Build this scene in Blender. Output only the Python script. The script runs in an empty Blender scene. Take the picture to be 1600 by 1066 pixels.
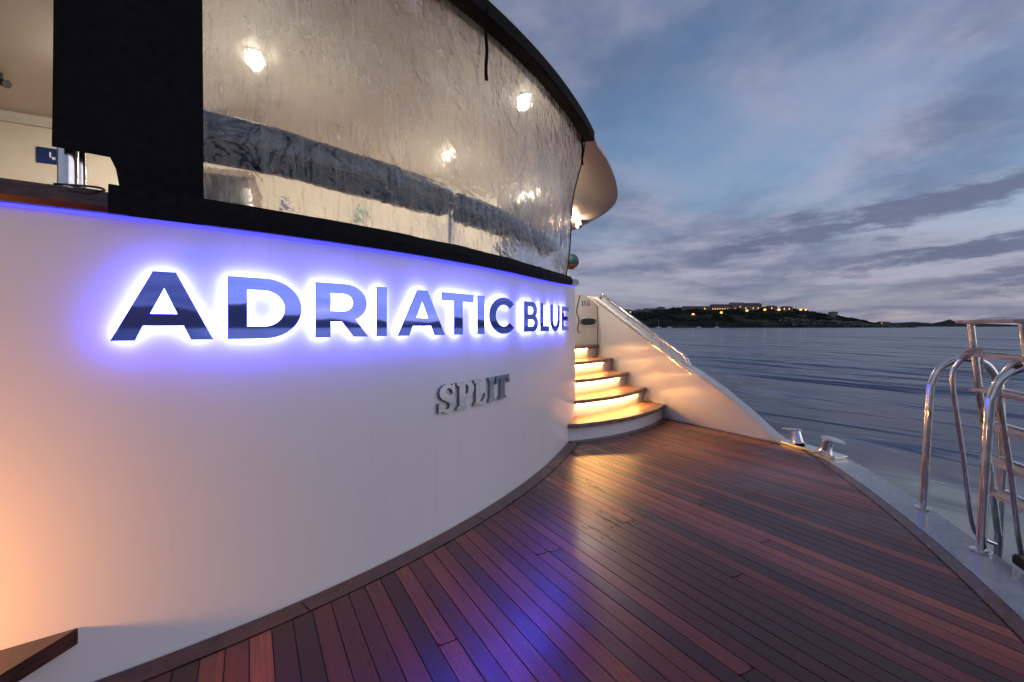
import bpy, math, random
from mathutils import Vector, Matrix, noise
from mathutils.geometry import tessellate_polygon
R = math.radians
random.seed(7)
sc = bpy.context.scene
COL = sc.collection

# ------------------------------------------------------------------ camera
# world: +X athwart the yacht (to starboard), +Y towards the bow, Z up, deck top at z = 0, metres
EYE = 1.25
cam_d = bpy.data.cameras.new('camera'); cam = bpy.data.objects.new('camera', cam_d)
COL.objects.link(cam); sc.camera = cam
cam.location = (0, 0, EYE); cam.rotation_euler = (R(90), 0, R(-30))
cam_d.sensor_width = 36; cam_d.lens = 16; cam_d.shift_y = -23/1600
cam_d.clip_start = 0.05; cam_d.clip_end = 60000

# ------------------------------------------------------------------ world (dusk sky with cloud layers)
SUN_AZ, SUN_EL = R(128), R(7)
w = bpy.data.worlds.new('World'); sc.world = w; w.use_nodes = True
wt = w.node_tree; wt.nodes.clear()
def N(t, typ, **kw):
    n = t.nodes.new(typ)
    for k, v in kw.items(): setattr(n, k, v)
    return n
def setin(t, sock, v):
    if hasattr(v, 'is_linked') or hasattr(v, 'links'): t.links.new(v, sock)
    else: sock.default_value = v
def M(t, op, a, b=0.0, c=0.0, clamp=False):
    n = N(t, 'ShaderNodeMath', operation=op, use_clamp=clamp)
    for i, v in enumerate((a, b, c)): setin(t, n.inputs[i], v)
    return n.outputs[0]
def MIX(t, f, a, b, mode='MIX'):
    n = N(t, 'ShaderNodeMix', data_type='RGBA', blend_type=mode)
    setin(t, n.inputs[0], f)
    setin(t, n.inputs[6], a if not isinstance(a, tuple) else (*a, 1)[:4])
    setin(t, n.inputs[7], b if not isinstance(b, tuple) else (*b, 1)[:4])
    return n.outputs[2]
def RAMP(t, f, lo, hi, a=0.0, b=1.0):
    n = N(t, 'ShaderNodeMapRange', interpolation_type='SMOOTHSTEP')
    setin(t, n.inputs[0], f)
    for i, v in enumerate((lo, hi, a, b)): n.inputs[i+1].default_value = v
    return n.outputs[0]
def NOISE(t, vec, scale, detail=5, rough=0.55, dist=0.0):
    n = N(t, 'ShaderNodeTexNoise')
    if vec is not None: t.links.new(vec, n.inputs['Vector'])
    n.inputs['Scale'].default_value = scale; n.inputs['Detail'].default_value = detail
    n.inputs['Roughness'].default_value = rough; n.inputs['Distortion'].default_value = dist
    return n.outputs[0]
def XYZ(t, x, y, z):
    n = N(t, 'ShaderNodeCombineXYZ')
    for i, v in enumerate((x, y, z)): setin(t, n.inputs[i], v)
    return n.outputs[0]
def build_sky():
    t = wt
    tc = N(t, 'ShaderNodeTexCoord'); sep = N(t, 'ShaderNodeSeparateXYZ')
    t.links.new(tc.outputs['Generated'], sep.inputs[0])
    x, y, z = sep.outputs
    sky = N(t, 'ShaderNodeTexSky', sky_type='NISHITA', sun_disc=False)
    sky.sun_elevation = SUN_EL; sky.sun_rotation = SUN_AZ; sky.air_density = 1.0
    sky.dust_density = 0.6; sky.ozone_density = 3.0
    zz = M(t, 'MAXIMUM', z, 0.0)
    base = MIX(t, 1.0, sky.outputs[0], (1.6, 1.5, 1.5), 'MULTIPLY')
    # lavender haze low over the sea
    hz = RAMP(t, zz, 0.0, 0.34, 1.0, 0.0)
    base = MIX(t, M(t, 'MULTIPLY', hz, 0.8), base, (2.45, 2.2, 2.95))
    # high cloud deck, seen on a plane above
    d = M(t, 'ADD', zz, 0.10)
    px = M(t, 'DIVIDE', x, d); py = M(t, 'DIVIDE', y, d)
    p = XYZ(t, M(t, 'ADD', M(t, 'MULTIPLY', px, 0.62), M(t, 'MULTIPLY', py, -0.50)),
            M(t, 'ADD', M(t, 'MULTIPLY', px, 0.40), M(t, 'MULTIPLY', py, 0.52)), 3.1)
    n1 = NOISE(t, p, 0.80, 8, 0.52, 0.15)
    n2 = NOISE(t, p, 1.25, 9, 0.60, 0.2)
    m1 = RAMP(t, n1, 0.27, 0.56)
    shade = RAMP(t, n2, 0.38, 0.63)
    ccol = MIX(t, shade, (0.95, 1.15, 1.9), (2.7, 2.6, 3.35))
    base = MIX(t, M(t, 'MULTIPLY', m1, 0.86), base, ccol)
    # lower broken cloud bands at a few degrees above the horizon, in azimuth and elevation
    az = M(t, 'ARCTAN2', x, y); el = M(t, 'ARCSINE', z)
    q = XYZ(t, M(t, 'MULTIPLY', az, 3.0), M(t, 'MULTIPLY', el, 14.0), 0.7)
    nb = NOISE(t, q, 1.9, 8, 0.66, 0.1)
    wob = M(t, 'MULTIPLY', M(t, 'SUBTRACT', nb, 0.5), 0.13)
    def band(a0, e0, slope, half, a_lo, a_hi, amount, col, base):
        c = M(t, 'ADD', M(t, 'MULTIPLY', M(t, 'SUBTRACT', az, a0), slope), e0)
        dist = M(t, 'ABSOLUTE', M(t, 'SUBTRACT', M(t, 'ADD', el, wob), c))
        m = RAMP(t, dist, half*0.25, half*1.15, 1.0, 0.0)
        g = M(t, 'MULTIPLY', RAMP(t, az, a_lo, a_hi), M(t, 'MULTIPLY', m, amount))
        return MIX(t, g, base, col)
    base = band(R(62), R(9.5), 0.14, R(1.35), R(42), R(58), 0.85, (0.85, 1.0, 1.65), base)
    base = band(R(78), R(7.3), 0.10, R(1.0), R(58), R(72), 0.8, (0.82, 0.98, 1.6), base)
    base = band(R(82), R(4.4), 0.10, R(0.9), R(66), R(78), 0.75, (0.85, 1.0, 1.6), base)
    base = band(R(74), R(1.8), -0.02, R(1.5), R(45), R(80), 0.55, (1.0, 1.1, 1.75), base)
    bg = N(t, 'ShaderNodeBackground'); bg.inputs[1].default_value = 0.12
    t.links.new(base, bg.inputs[0])
    out = N(t, 'ShaderNodeOutputWorld'); t.links.new(bg.outputs[0], out.inputs[0])
build_sky()

# the afterglow of the sun that has just gone, wide and weak, from over the water astern
sun_d = bpy.data.lights.new('afterglow_sun', 'SUN'); sun_d.energy = 0.66; sun_d.angle = R(70)
sun_d.color = (1.0, 0.93, 0.98)
sun = bpy.data.objects.new('afterglow_sun', sun_d); COL.objects.link(sun)
sd = Vector((math.sin(SUN_AZ), math.cos(SUN_AZ), math.tan(R(13)))).normalized()
sun.rotation_euler = sd.to_track_quat('Z', 'Y').to_euler()
sun.location = (0, 0, 30)

sc.view_settings.view_transform = 'Standard'; sc.view_settings.look = 'None'
sc.view_settings.gamma = 1; sc.view_settings.exposure = 0.35
sc.view_settings.use_curve_mapping = False
sc.render.engine = 'CYCLES'
cy = sc.cycles
cy.use_denoising = True; cy.max_bounces = 8; cy.transparent_max_bounces = 12
cy.diffuse_bounces = 3; cy.glossy_bounces = 4; cy.transmission_bounces = 8
cy.sample_clamp_indirect = 4.0; cy.sample_clamp_direct = 0
cy.caustics_reflective = False; cy.caustics_refractive = True
cy.blur_glossy = 0.5

# ------------------------------------------------------------------ projection helpers for measuring
C30, S30 = math.cos(R(30)), 0.5
RT = Vector((C30, -S30, 0)); FW = Vector((S30, C30, 0))
FPX = 711.0
def at(u, v, depth):
    p = FW*depth + RT*((u-800)/FPX*depth)
    return Vector((p.x, p.y, EYE + (510-v)/FPX*depth))
def ground(u, v, z=0.0): return at(u, v, (EYE-z)*FPX/(v-510))
def hit_y(u, v, y):
    d = at(u, v, 1.0) - Vector((0, 0, EYE)); k = y/d.y
    return Vector((0, 0, EYE)) + d*k
def hit_x(u, v, x):
    d = at(u, v, 1.0) - Vector((0, 0, EYE)); k = x/d.x
    return Vector((0, 0, EYE)) + d*k

# ------------------------------------------------------------------ materials
def mat(name, color=(0.8,)*3, rough=0.5, metal=0.0, spec=0.5, coat=0.0, emit=None, es=0.0):
    m = bpy.data.materials.new(name); m.use_nodes = True
    b = m.node_tree.nodes['Principled BSDF']
    b.inputs['Base Color'].default_value = (*color, 1); b.inputs['Roughness'].default_value = rough
    b.inputs['Metallic'].default_value = metal; b.inputs['Specular IOR Level'].default_value = spec
    b.inputs['Coat Weight'].default_value = coat
    if emit:
        b.inputs['Emission Color'].default_value = (*emit, 1); b.inputs['Emission Strength'].default_value = es
    return m
def pb(m): return m.node_tree.nodes['Principled BSDF']
def objco(t): return N(t, 'ShaderNodeTexCoord').outputs['Object']
def bump(m, h, strength, dist=0.01):
    t = m.node_tree; n = N(t, 'ShaderNodeBump')
    n.inputs['Strength'].default_value = strength; n.inputs['Distance'].default_value = dist
    t.links.new(h, n.inputs['Height']); t.links.new(n.outputs[0], pb(m).inputs['Normal'])
def scaled(t, v, s):
    n = N(t, 'ShaderNodeMapping'); t.links.new(v, n.inputs[0]); n.inputs['Scale'].default_value = s
    return n.outputs[0]
def vary(m, c1, c2, scale=3.0, stretch=(1, 1, 1), r1=None, r2=None, detail=6, lo=0.35, hi=0.65, bstr=0.0, bdist=0.003):
    t = m.node_tree; v = scaled(t, objco(t), stretch)
    n = NOISE(t, v, scale, detail); f = RAMP(t, n, lo, hi)
    t.links.new(MIX(t, f, c1, c2), pb(m).inputs['Base Color'])
    if r1 is not None: t.links.new(RAMP(t, n, lo, hi, r1, r2), pb(m).inputs['Roughness'])
    if bstr: bump(m, n, bstr, bdist)
    return m

MT = {}
def make_materials():
    MT['gelcoat'] = vary(mat('white_gelcoat', rough=0.3, coat=0.3), (0.76, 0.735, 0.75), (0.80, 0.775, 0.79), 1.3,
                         (1, 1, 0.6), 0.27, 0.36, lo=0.1, hi=0.9, detail=3)
    t = MT['gelcoat'].node_tree
    bc = pb(MT['gelcoat']).inputs['Base Color'].links[0].from_socket    # faint old drip marks and salt
    dr = RAMP(t, NOISE(t, scaled(t, objco(t), (1, 1, 0.045)), 16.0, 4, 0.6), 0.56, 0.72)
    t.links.new(MIX(t, M(t, 'MULTIPLY', dr, 0.10), bc, (0.45, 0.42, 0.38)), pb(MT['gelcoat']).inputs['Base Color'])
    t = MT['gelcoat'].node_tree                       # soft unfairness of the laminate plus faint runs
    n = NOISE(t, scaled(t, objco(t), (1, 1, 0.5)), 2.2, 3); bump(MT['gelcoat'], n, 0.18, 0.02)
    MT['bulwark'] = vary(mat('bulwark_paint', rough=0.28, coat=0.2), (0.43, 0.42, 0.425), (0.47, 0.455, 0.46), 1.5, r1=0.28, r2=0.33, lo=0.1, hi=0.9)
    MT['cream'] = vary(mat('cream_panel', rough=0.45), (0.66, 0.60, 0.50), (0.72, 0.66, 0.56), 2.0)
    MT['ceiling'] = vary(mat('ceiling_panel', rough=0.4), (0.57, 0.545, 0.50), (0.62, 0.595, 0.55), 0.8)
    MT['rim'] = vary(mat('painted_rim', rough=0.2, coat=0.3), (0.16, 0.19, 0.22), (0.22, 0.255, 0.285), 5.0, r1=0.14, r2=0.34)
    MT['caulk'] = vary(mat('black_caulk', rough=0.6), (0.012, 0.011, 0.011), (0.025, 0.022, 0.02), 30)
    # teak: one board differs from the next, wet and worn
    m = mat('deck_teak', rough=0.3); t = m.node_tree; MT['teak'] = m
    oi = N(t, 'ShaderNodeObjectInfo'); rnd = oi.outputs['Random']
    v = objco(t)
    off = XYZ(t, M(t, 'MULTIPLY', rnd, 37.0), M(t, 'MULTIPLY', rnd, 91.0), 0.0)
    va = N(t, 'ShaderNodeVectorMath', operation='ADD'); t.links.new(v, va.inputs[0]); t.links.new(off, va.inputs[1])
    g = NOISE(t, scaled(t, va.outputs[0], (60, 2.2, 20)), 1.0, 8, 0.65, 0.4)
    big = NOISE(t, scaled(t, v, (1.1, 1.1, 1)), 1.0, 5, 0.6)
    cr = N(t, 'ShaderNodeValToRGB'); t.links.new(rnd, cr.inputs[0])
    el = cr.color_ramp.elements
    el[0].position = 0.0; el[0].color = (0.036, 0.007, 0.005, 1)
    el[1].position = 1.0; el[1].color = (0.40, 0.105, 0.040, 1)
    for p_, c_ in ((0.25, (0.062, 0.009, 0.006)), (0.5, (0.125, 0.020, 0.011)), (0.85, (0.215, 0.043, 0.019))):
        e = el.new(p_); e.color = (*c_, 1)
    c = MIX(t, M(t, 'MULTIPLY', RAMP(t, g, 0.35, 0.7), 0.55), cr.outputs[0], (0.03, 0.010, 0.009))
    t.links.new(c, pb(m).inputs['Base Color'])
    wet = RAMP(t, big, 0.36, 0.64, 0.25, 0.37)
    t.links.new(M(t, 'ADD', wet, M(t, 'MULTIPLY', RAMP(t, g, 0.3, 0.75), 0.10)), pb(m).inputs['Roughness'])
    bump(m, g, 0.10, 0.002)
    pb(m).inputs['Specular IOR Level'].default_value = 0.48
    MT['dark_teak'] = vary(mat('dark_varnished_teak', rough=0.25, coat=0.4), (0.03, 0.010, 0.008), (0.075, 0.026, 0.018), 2.0, (6, 1, 20))
    MT['margin_teak'] = vary(mat('margin_teak', rough=0.3), (0.055, 0.020, 0.017), (0.11, 0.042, 0.032), 2.0, (5, 5, 5), 0.22, 0.42, bstr=0.1)
    m = vary(mat('stair_teak', rough=0.35), (0.20, 0.085, 0.035), (0.36, 0.17, 0.075), 2.0, (1.5, 30, 10), 0.3, 0.5); MT['stair_teak'] = m
    MT['nosing'] = vary(mat('weathered_nosing', rough=0.45), (0.10, 0.06, 0.05), (0.24, 0.17, 0.14), 3.0, (2, 14, 14), 0.35, 0.6)
    MT['ladder_wood'] = vary(mat('bleached_rung', rough=0.55), (0.34, 0.26, 0.20), (0.50, 0.41, 0.32), 3.0, (3, 3, 12), bstr=0.15)
    MT['steel'] = mat('polished_steel', (0.72, 0.70, 0.67), 0.09, 1.0)
    vary(MT['steel'], (0.62, 0.60, 0.57), (0.78, 0.76, 0.73), 14, r1=0.05, r2=0.20)
    MT['mirror'] = mat('mirror_letter', (0.20, 0.29, 0.95), 0.03, 0.74)
    MT['brushed'] = mat('brushed_letter', (0.66, 0.67, 0.70), 0.10, 1.0)
    MT['letter_side'] = mat('letter_edge', (0.25, 0.27, 0.35), 0.2, 1.0)
    MT['blue_led'] = mat('blue_led', (0.1, 0.1, 0.3), 0.5, emit=(0.062, 0.070, 1.0), es=108.0)
    MT['blue_reflection'] = mat('blue_reflection', (0.1, 0.1, 0.3), 0.4, emit=(0.07, 0.07, 1.0), es=1.3)
    MT['warm_led'] = mat('warm_led', (0.3, 0.2, 0.1), 0.5, emit=(1.0, 0.47, 0.12), es=150.0)
    MT['lens'] = mat('downlight_lens', (0.5, 0.5, 0.4), 0.5, emit=(1.0, 0.88, 0.70), es=900.0)
    MT['black_canvas'] = vary(mat('black_canvas', rough=0.85, spec=0.2), (0.0015, 0.0015, 0.0025), (0.004, 0.004, 0.006), 40, bstr=0.2)
    MT['black'] = mat('black_plastic', (0.012, 0.012, 0.013), 0.35)
    MT['roll'] = vary(mat('navy_vinyl_roll', rough=0.3), (0.010, 0.028, 0.060), (0.045, 0.085, 0.150), 9, (1, 1, 2), 0.16, 0.32, bstr=0.5, bdist=0.03)
    MT['teal'] = vary(mat('teal_cover', rough=0.55), (0.008, 0.045, 0.055), (0.015, 0.075, 0.085), 20)
    MT['tan'] = vary(mat('tan_cover', rough=0.5), (0.32, 0.15, 0.08), (0.40, 0.21, 0.12), 15)
    MT['rope'] = vary(mat('pale_rope', rough=0.8), (0.40, 0.36, 0.31), (0.55, 0.50, 0.44), 60)
    MT['navy_rope'] = vary(mat('navy_cord', rough=0.7), (0.010, 0.015, 0.05), (0.025, 0.03, 0.09), 60)
    MT['blue_sign'] = mat('blue_plaque', (0.012, 0.03, 0.14), 0.3)
    MT['green_sign'] = mat('green_sticker', (0.015, 0.14, 0.05), 0.4)
    MT['red_sign'] = mat('red_sticker', (0.40, 0.02, 0.02), 0.4)
    MT['print'] = mat('white_print', (0.75, 0.76, 0.78), 0.5)
    MT['brown'] = vary(mat('brown_trim', rough=0.4), (0.09, 0.05, 0.03), (0.15, 0.085, 0.05), 3, (8, 8, 1))
    MT['dark_glass'] = mat('dark_glass', (0.02, 0.02, 0.025), 0.08)
    # clear vinyl with wrinkles, runs and salt
    m = bpy.data.materials.new('clear_vinyl'); m.use_nodes = True; MT['vinyl'] = m
    t = m.node_tree; t.nodes.clear(); v = objco(t)
    w1 = NOISE(t, v, 2.6, 3, 0.5, 2.4)
    w2 = NOISE(t, v, 9.0, 3, 0.5, 2.2)
    runs = NOISE(t, scaled(t, v, (1, 1, 0.10)), 40.0, 5, 0.65)
    patch = NOISE(t, v, 1.3, 4, 0.6)
    hgt = M(t, 'ADD', M(t, 'MULTIPLY', w1, 1.0), M(t, 'MULTIPLY', M(t, 'MULTIPLY', w2, 0.30), RAMP(t, patch, 0.40, 0.66)))
    bn = N(t, 'ShaderNodeBump'); bn.inputs['Strength'].default_value = 0.45; bn.inputs['Distance'].default_value = 0.06
    t.links.new(hgt, bn.inputs['Height'])
    tr = N(t, 'ShaderNodeBsdfTransparent'); tr.inputs[0].default_value = (0.93, 0.93, 0.92, 1)
    rf = N(t, 'ShaderNodeBsdfRefraction'); rf.inputs['IOR'].default_value = 1.09; rf.inputs['Roughness'].default_value = 0.07
    rf.inputs['Color'].default_value = (0.95, 0.95, 0.93, 1)
    t.links.new(bn.outputs[0], rf.inputs['Normal'])
    gl = N(t, 'ShaderNodeBsdfGlossy'); gl.inputs['Roughness'].default_value = 0.06; t.links.new(bn.outputs[0], gl.inputs['Normal'])
    gl.inputs['Color'].default_value = (0.9, 0.9, 0.9, 1)
    tl = N(t, 'ShaderNodeBsdfTranslucent'); tl.inputs[0].default_value = (0.80, 0.79, 0.76, 1)
    df = N(t, 'ShaderNodeBsdfDiffuse'); df.inputs[0].default_value = (0.62, 0.62, 0.62, 1)
    def mx(f, a, b):
        n = N(t, 'ShaderNodeMixShader'); setin(t, n.inputs[0], f); t.links.new(a, n.inputs[1]); t.links.new(b, n.inputs[2]); return n.outputs[0]
    rg = N(t, 'ShaderNodeBsdfRefraction'); rg.inputs['IOR'].default_value = 1.09; rg.inputs['Roughness'].default_value = 0.24
    t.links.new(bn.outputs[0], rg.inputs['Normal'])
    see = mx(0.30, rf.outputs[0], rg.outputs[0])
    rh = N(t, 'ShaderNodeBsdfRefraction'); rh.inputs['IOR'].default_value = 1.09; rh.inputs['Roughness'].default_value = 0.5
    t.links.new(bn.outputs[0], rh.inputs['Normal'])
    see = mx(0.16, see, rh.outputs[0])
    bg_ = N(t, 'ShaderNodeBump'); bg_.inputs['Strength'].default_value = 0.7; bg_.inputs['Distance'].default_value = 0.06
    w3 = NOISE(t, v, 4.0, 2, 0.5, 3.0)
    t.links.new(M(t, 'ADD', hgt, M(t, 'MULTIPLY', w3, 0.5)), bg_.inputs['Height']); t.links.new(bg_.outputs[0], gl.inputs['Normal'])
    salt = mx(0.45, tl.outputs[0], df.outputs[0])
    f1 = M(t, 'ADD', M(t, 'MULTIPLY', RAMP(t, runs, 0.45, 0.72), 0.26), M(t, 'MULTIPLY', RAMP(t, patch, 0.40, 0.68), 0.30))
    # white lines along the creases, painted in for the glints they catch
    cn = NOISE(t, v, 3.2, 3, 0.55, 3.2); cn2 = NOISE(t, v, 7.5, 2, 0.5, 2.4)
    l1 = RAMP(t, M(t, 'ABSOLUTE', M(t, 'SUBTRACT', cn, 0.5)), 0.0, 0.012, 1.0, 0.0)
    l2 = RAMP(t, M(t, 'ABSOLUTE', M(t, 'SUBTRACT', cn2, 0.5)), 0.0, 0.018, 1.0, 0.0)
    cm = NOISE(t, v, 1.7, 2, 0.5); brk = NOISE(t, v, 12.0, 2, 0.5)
    crease_glint = M(t, 'MULTIPLY', M(t, 'MULTIPLY', M(t, 'MAXIMUM', l1, l2), RAMP(t, cm, 0.42, 0.60)), RAMP(t, brk, 0.45, 0.62))
    f1 = M(t, 'ADD', f1, M(t, 'MULTIPLY', crease_glint, 0.55), clamp=True)
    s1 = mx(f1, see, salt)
    fr = N(t, 'ShaderNodeFresnel'); fr.inputs[0].default_value = 1.5; t.links.new(bg_.outputs[0], fr.inputs['Normal'])
    s2 = mx(M(t, 'MULTIPLY', fr.outputs[0], 1.0), s1, gl.outputs[0])
    o = N(t, 'ShaderNodeOutputMaterial'); t.links.new(s2, o.inputs[0])
    m2 = bpy.data.materials.new('clear_vinyl_inner'); m2.use_nodes = True; MT['vinyl_back'] = m2
    t2 = m2.node_tree; t2.nodes.clear(); rb = N(t2, 'ShaderNodeBsdfRefraction'); rb.inputs['IOR'].default_value = 1.09; rb.inputs['Roughness'].default_value = 0.0
    t2.links.new(rb.outputs[0], N(t2, 'ShaderNodeOutputMaterial').inputs[0])
    # sea
    m = mat('sea_water', (0.008, 0.028, 0.080), 0.2); MT['sea'] = m; t = m.node_tree
    v = objco(t)
    n1 = NOISE(t, scaled(t, v, (0.26, 0.07, 1)), 1.0, 4, 0.5, 0.6)
    n2 = NOISE(t, scaled(t, v, (0.05, 0.018, 1)), 1.0, 3, 0.6, 0.4)
    bump(m, M(t, 'ADD', M(t, 'MULTIPLY', n1, 1.7), M(t, 'MULTIPLY', n2, 5.0)), 0.5, 1.8)
    geo = N(t, 'ShaderNodeSeparateXYZ'); t.links.new(v, geo.inputs[0])
    fo = NOISE(t, scaled(t, v, (0.5, 0.25, 1)), 1.0, 4, 0.6, 0.8)
    # churned pale wake close under the stern quarter
    dx = M(t, 'SUBTRACT', geo.outputs[0], 7.4); dy = M(t, 'SUBTRACT', geo.outputs[1], 1.7)
    dd = M(t, 'SQRT', M(t, 'ADD', M(t, 'MULTIPLY', M(t, 'MULTIPLY', dx, dx), 0.20), M(t, 'MULTIPLY', M(t, 'MULTIPLY', dy, dy), 0.8)))
    foam = M(t, 'MULTIPLY', RAMP(t, dd, 0.5, 2.0, 1.0, 0.0), RAMP(t, fo, 0.20, 0.55))
    c = MIX(t, M(t, 'MULTIPLY', foam, 0.8), (0.008, 0.028, 0.080), (0.42, 0.47, 0.44))
    t.links.new(c, pb(m).inputs['Base Color'])
    # land
    MT['hill'] = vary(mat('scrub_slope', rough=0.95, spec=0.1), (0.014, 0.017, 0.012), (0.055, 0.048, 0.037), 0.03, detail=8, lo=0.45, hi=0.72)
    MT['leaf'] = vary(mat('far_foliage', rough=0.95, spec=0.1), (0.010, 0.015, 0.010), (0.030, 0.036, 0.022), 0.05)
    MT['rock'] = vary(mat('shore_rock', rough=0.9, spec=0.2), (0.06, 0.055, 0.05), (0.17, 0.16, 0.145), 0.2)
    MT['house'] = vary(mat('house_wall', rough=0.9), (0.20, 0.17, 0.16), (0.27, 0.235, 0.22), 0.2)
    MT['house_pink'] = vary(mat('pink_house_wall', rough=0.9), (0.26, 0.14, 0.12), (0.30, 0.17, 0.145), 0.2)
    MT['roof_tile'] = vary(mat('tile_roof', rough=0.9), (0.12, 0.06, 0.05), (0.16, 0.09, 0.07), 0.3)
    MT['lit_window'] = mat('lit_window', (0.3, 0.2, 0.1), 0.5, emit=(1.0, 0.50, 0.16), es=1.3)
    MT['dark_window'] = mat('dark_window', (0.02, 0.025, 0.035), 0.15)
    MT['lamp_glow'] = mat('street_lamp_glow', (0.3, 0.15, 0.05), 0.5, emit=(1.0, 0.33, 0.05), es=2.6)
    MT['pole'] = mat('lamp_pole', (0.08, 0.08, 0.08), 0.6)
make_materials()

# ------------------------------------------------------------------ mesh helpers
class MB:
    def __init__(s): s.v = []; s.f = []
    def add(s, vs, fs):
        o = len(s.v); s.v += [tuple(p) for p in vs]; s.f += [tuple(i+o for i in f) for f in fs]; return s
    def box(s, x0, x1, y0, y1, z0, z1):
        return s.add([(x, y, z) for z in (z0, z1) for y in (y0, y1) for x in (x0, x1)],
                     [(0, 2, 3, 1), (4, 5, 7, 6), (0, 1, 5, 4), (2, 6, 7, 3), (0, 4, 6, 2), (1, 3, 7, 5)])
    def obox(s, c, ax, ay, az, hx, hy, hz):
        c = Vector(c); vs = [c + ax*(hx*i) + ay*(hy*j) + az*(hz*k) for k in (-1, 1) for j in (-1, 1) for i in (-1, 1)]
        return s.add(vs, [(0, 2, 3, 1), (4, 5, 7, 6), (0, 1, 5, 4), (2, 6, 7, 3), (0, 4, 6, 2), (1, 3, 7, 5)])
    def tube(s, pts, r, n=12, cap=True):
        pts = [Vector(p) for p in pts]; rs = r if isinstance(r, (list, tuple)) else [r]*len(pts)
        T = []
        for i in range(len(pts)):
            a = pts[max(i-1, 0)]; b = pts[min(i+1, len(pts)-1)]; T.append((b-a).normalized())
        u = T[0].orthogonal().normalized(); vs = []
        for i, p in enumerate(pts):
            if i: u = (T[i-1].rotation_difference(T[i]) @ u)
            u = (u - T[i]*u.dot(T[i])).normalized(); w_ = T[i].cross(u)
            for k in range(n):
                a = 2*math.pi*k/n; vs.append(p + (u*math.cos(a) + w_*math.sin(a))*rs[i])
        fs = [(i*n+k, i*n+(k+1) % n, (i+1)*n+(k+1) % n, (i+1)*n+k) for i in range(len(pts)-1) for k in range(n)]
        if cap: fs += [tuple(reversed(range(n))), tuple(range((len(pts)-1)*n, len(pts)*n))]
        return s.add(vs, fs)
    def prism(s, poly, z0, z1):
        n = len(poly)
        vs = [(p[0], p[1], z0) for p in poly] + [(p[0], p[1], z1) for p in poly]
        fs = [tuple(reversed(range(n))), tuple(range(n, 2*n))] + [(i, (i+1) % n, n+(i+1) % n, n+i) for i in range(n)]
        return s.add(vs, fs)
    def sweep(s, path, profile, zadd=None, closed=True, cap=True):
        """profile [(offset to starboard-hand side of travel, z)] carried along a plan path"""
        n = len(profile); m = len(path); vs = []
        for i in range(m):
            a = path[max(i-1, 0)]; b = path[min(i+1, m-1)]
            dx, dy = b[0]-a[0], b[1]-a[1]; L = math.hypot(dx, dy); nx, ny = dy/L, -dx/L
            for (o, z) in profile:
                if callable(o): o = o(path[i])
                if callable(z): z = z(path[i])
                vs.append((path[i][0]+nx*o, path[i][1]+ny*o, z + (zadd(path[i]) if zadd else 0)))
        k = n if closed else n-1
        fs = [(i*n+j, i*n+(j+1) % n, (i+1)*n+(j+1) % n, (i+1)*n+j) for i in range(m-1) for j in range(k)]
        if closed and cap: fs += [tuple(reversed(range(n))), tuple(range((m-1)*n, m*n))]
        return s.add(vs, fs)
    def sphere(s, c, r, n=12, m=8, sx=1, sy=1, sz=1, a0=0.0, a1=math.pi):
        c = Vector(c); vs = []
        for i in range(m+1):
            th = a0 + (a1-a0)*i/m
            for k in range(n):
                ph = 2*math.pi*k/n
                vs.append((c.x+r*sx*math.sin(th)*math.cos(ph), c.y+r*sy*math.sin(th)*math.sin(ph), c.z+r*sz*math.cos(th)))
        fs = [(i*n+k, (i+1)*n+k, (i+1)*n+(k+1) % n, i*n+(k+1) % n) for i in range(m) for k in range(n)]
        return s.add(vs, fs)
    def build(s, name, material, parent=None, smooth=False, bevel=0.0, origin=None, bseg=2):
        me = bpy.data.meshes.new(name)
        vs = s.v
        if origin is not None:
            o_ = Vector(origin); vs = [tuple(Vector(p)-o_) for p in vs]
        me.from_pydata(vs, [], s.f); me.materials.append(MT[material]); me.validate(); me.update()
        import bmesh
        bm = bmesh.new(); bm.from_mesh(me); bmesh.ops.recalc_face_normals(bm, faces=bm.faces)
        if bevel:
            bmesh.ops.remove_doubles(bm, verts=bm.verts, dist=1e-5)
            ed = [e for e in bm.edges if len(e.link_faces) == 2 and e.calc_face_angle(0) > 0.6]
            bmesh.ops.bevel(bm, geom=ed, offset=bevel, segments=bseg, affect='EDGES', clamp_overlap=True)
        bm.to_mesh(me); bm.free()
        if smooth:
            me.polygons.foreach_set('use_smooth', [True]*len(me.polygons))
            me.set_sharp_from_angle(angle=R(38))
        o = bpy.data.objects.new(name, me); COL.objects.link(o)
        if origin is not None: o.location = origin
        if parent is not None:
            o.parent = parent
            if origin is None: o.location = -parent.location
            else: o.location = Vector(origin) - parent.location
        return o
def tag(o, label=None, cat=None, group=None, kind=None):
    if label: o['label'] = label
    if cat: o['category'] = cat
    if group: o['group'] = group
    if kind: o['kind'] = kind
    return o
def thing(name, label, cat, loc=(0, 0, 0), group=None):
    o = bpy.data.objects.new(name, None); COL.objects.link(o); o.location = loc; o.empty_display_size = 0.1
    return tag(o, label, cat, group)
def bez(pts, k=8):
    """Catmull-Rom through the points"""
    P = [Vector(p) for p in pts]; out = []
    for i in range(len(P)-1):
        p0 = P[i-1] if i else P[0]*2-P[1]; p1 = P[i]; p2 = P[i+1]; p3 = P[i+2] if i+2 < len(P) else P[-1]*2-P[-2]
        for j in range(k):
            u = j/k
            out.append(0.5*((2*p1)+(p2-p0)*u+(2*p0-5*p1+4*p2-p3)*u*u+(3*p1-p0-3*p2+p3)*u**3))
    return out + [P[-1]]
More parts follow.
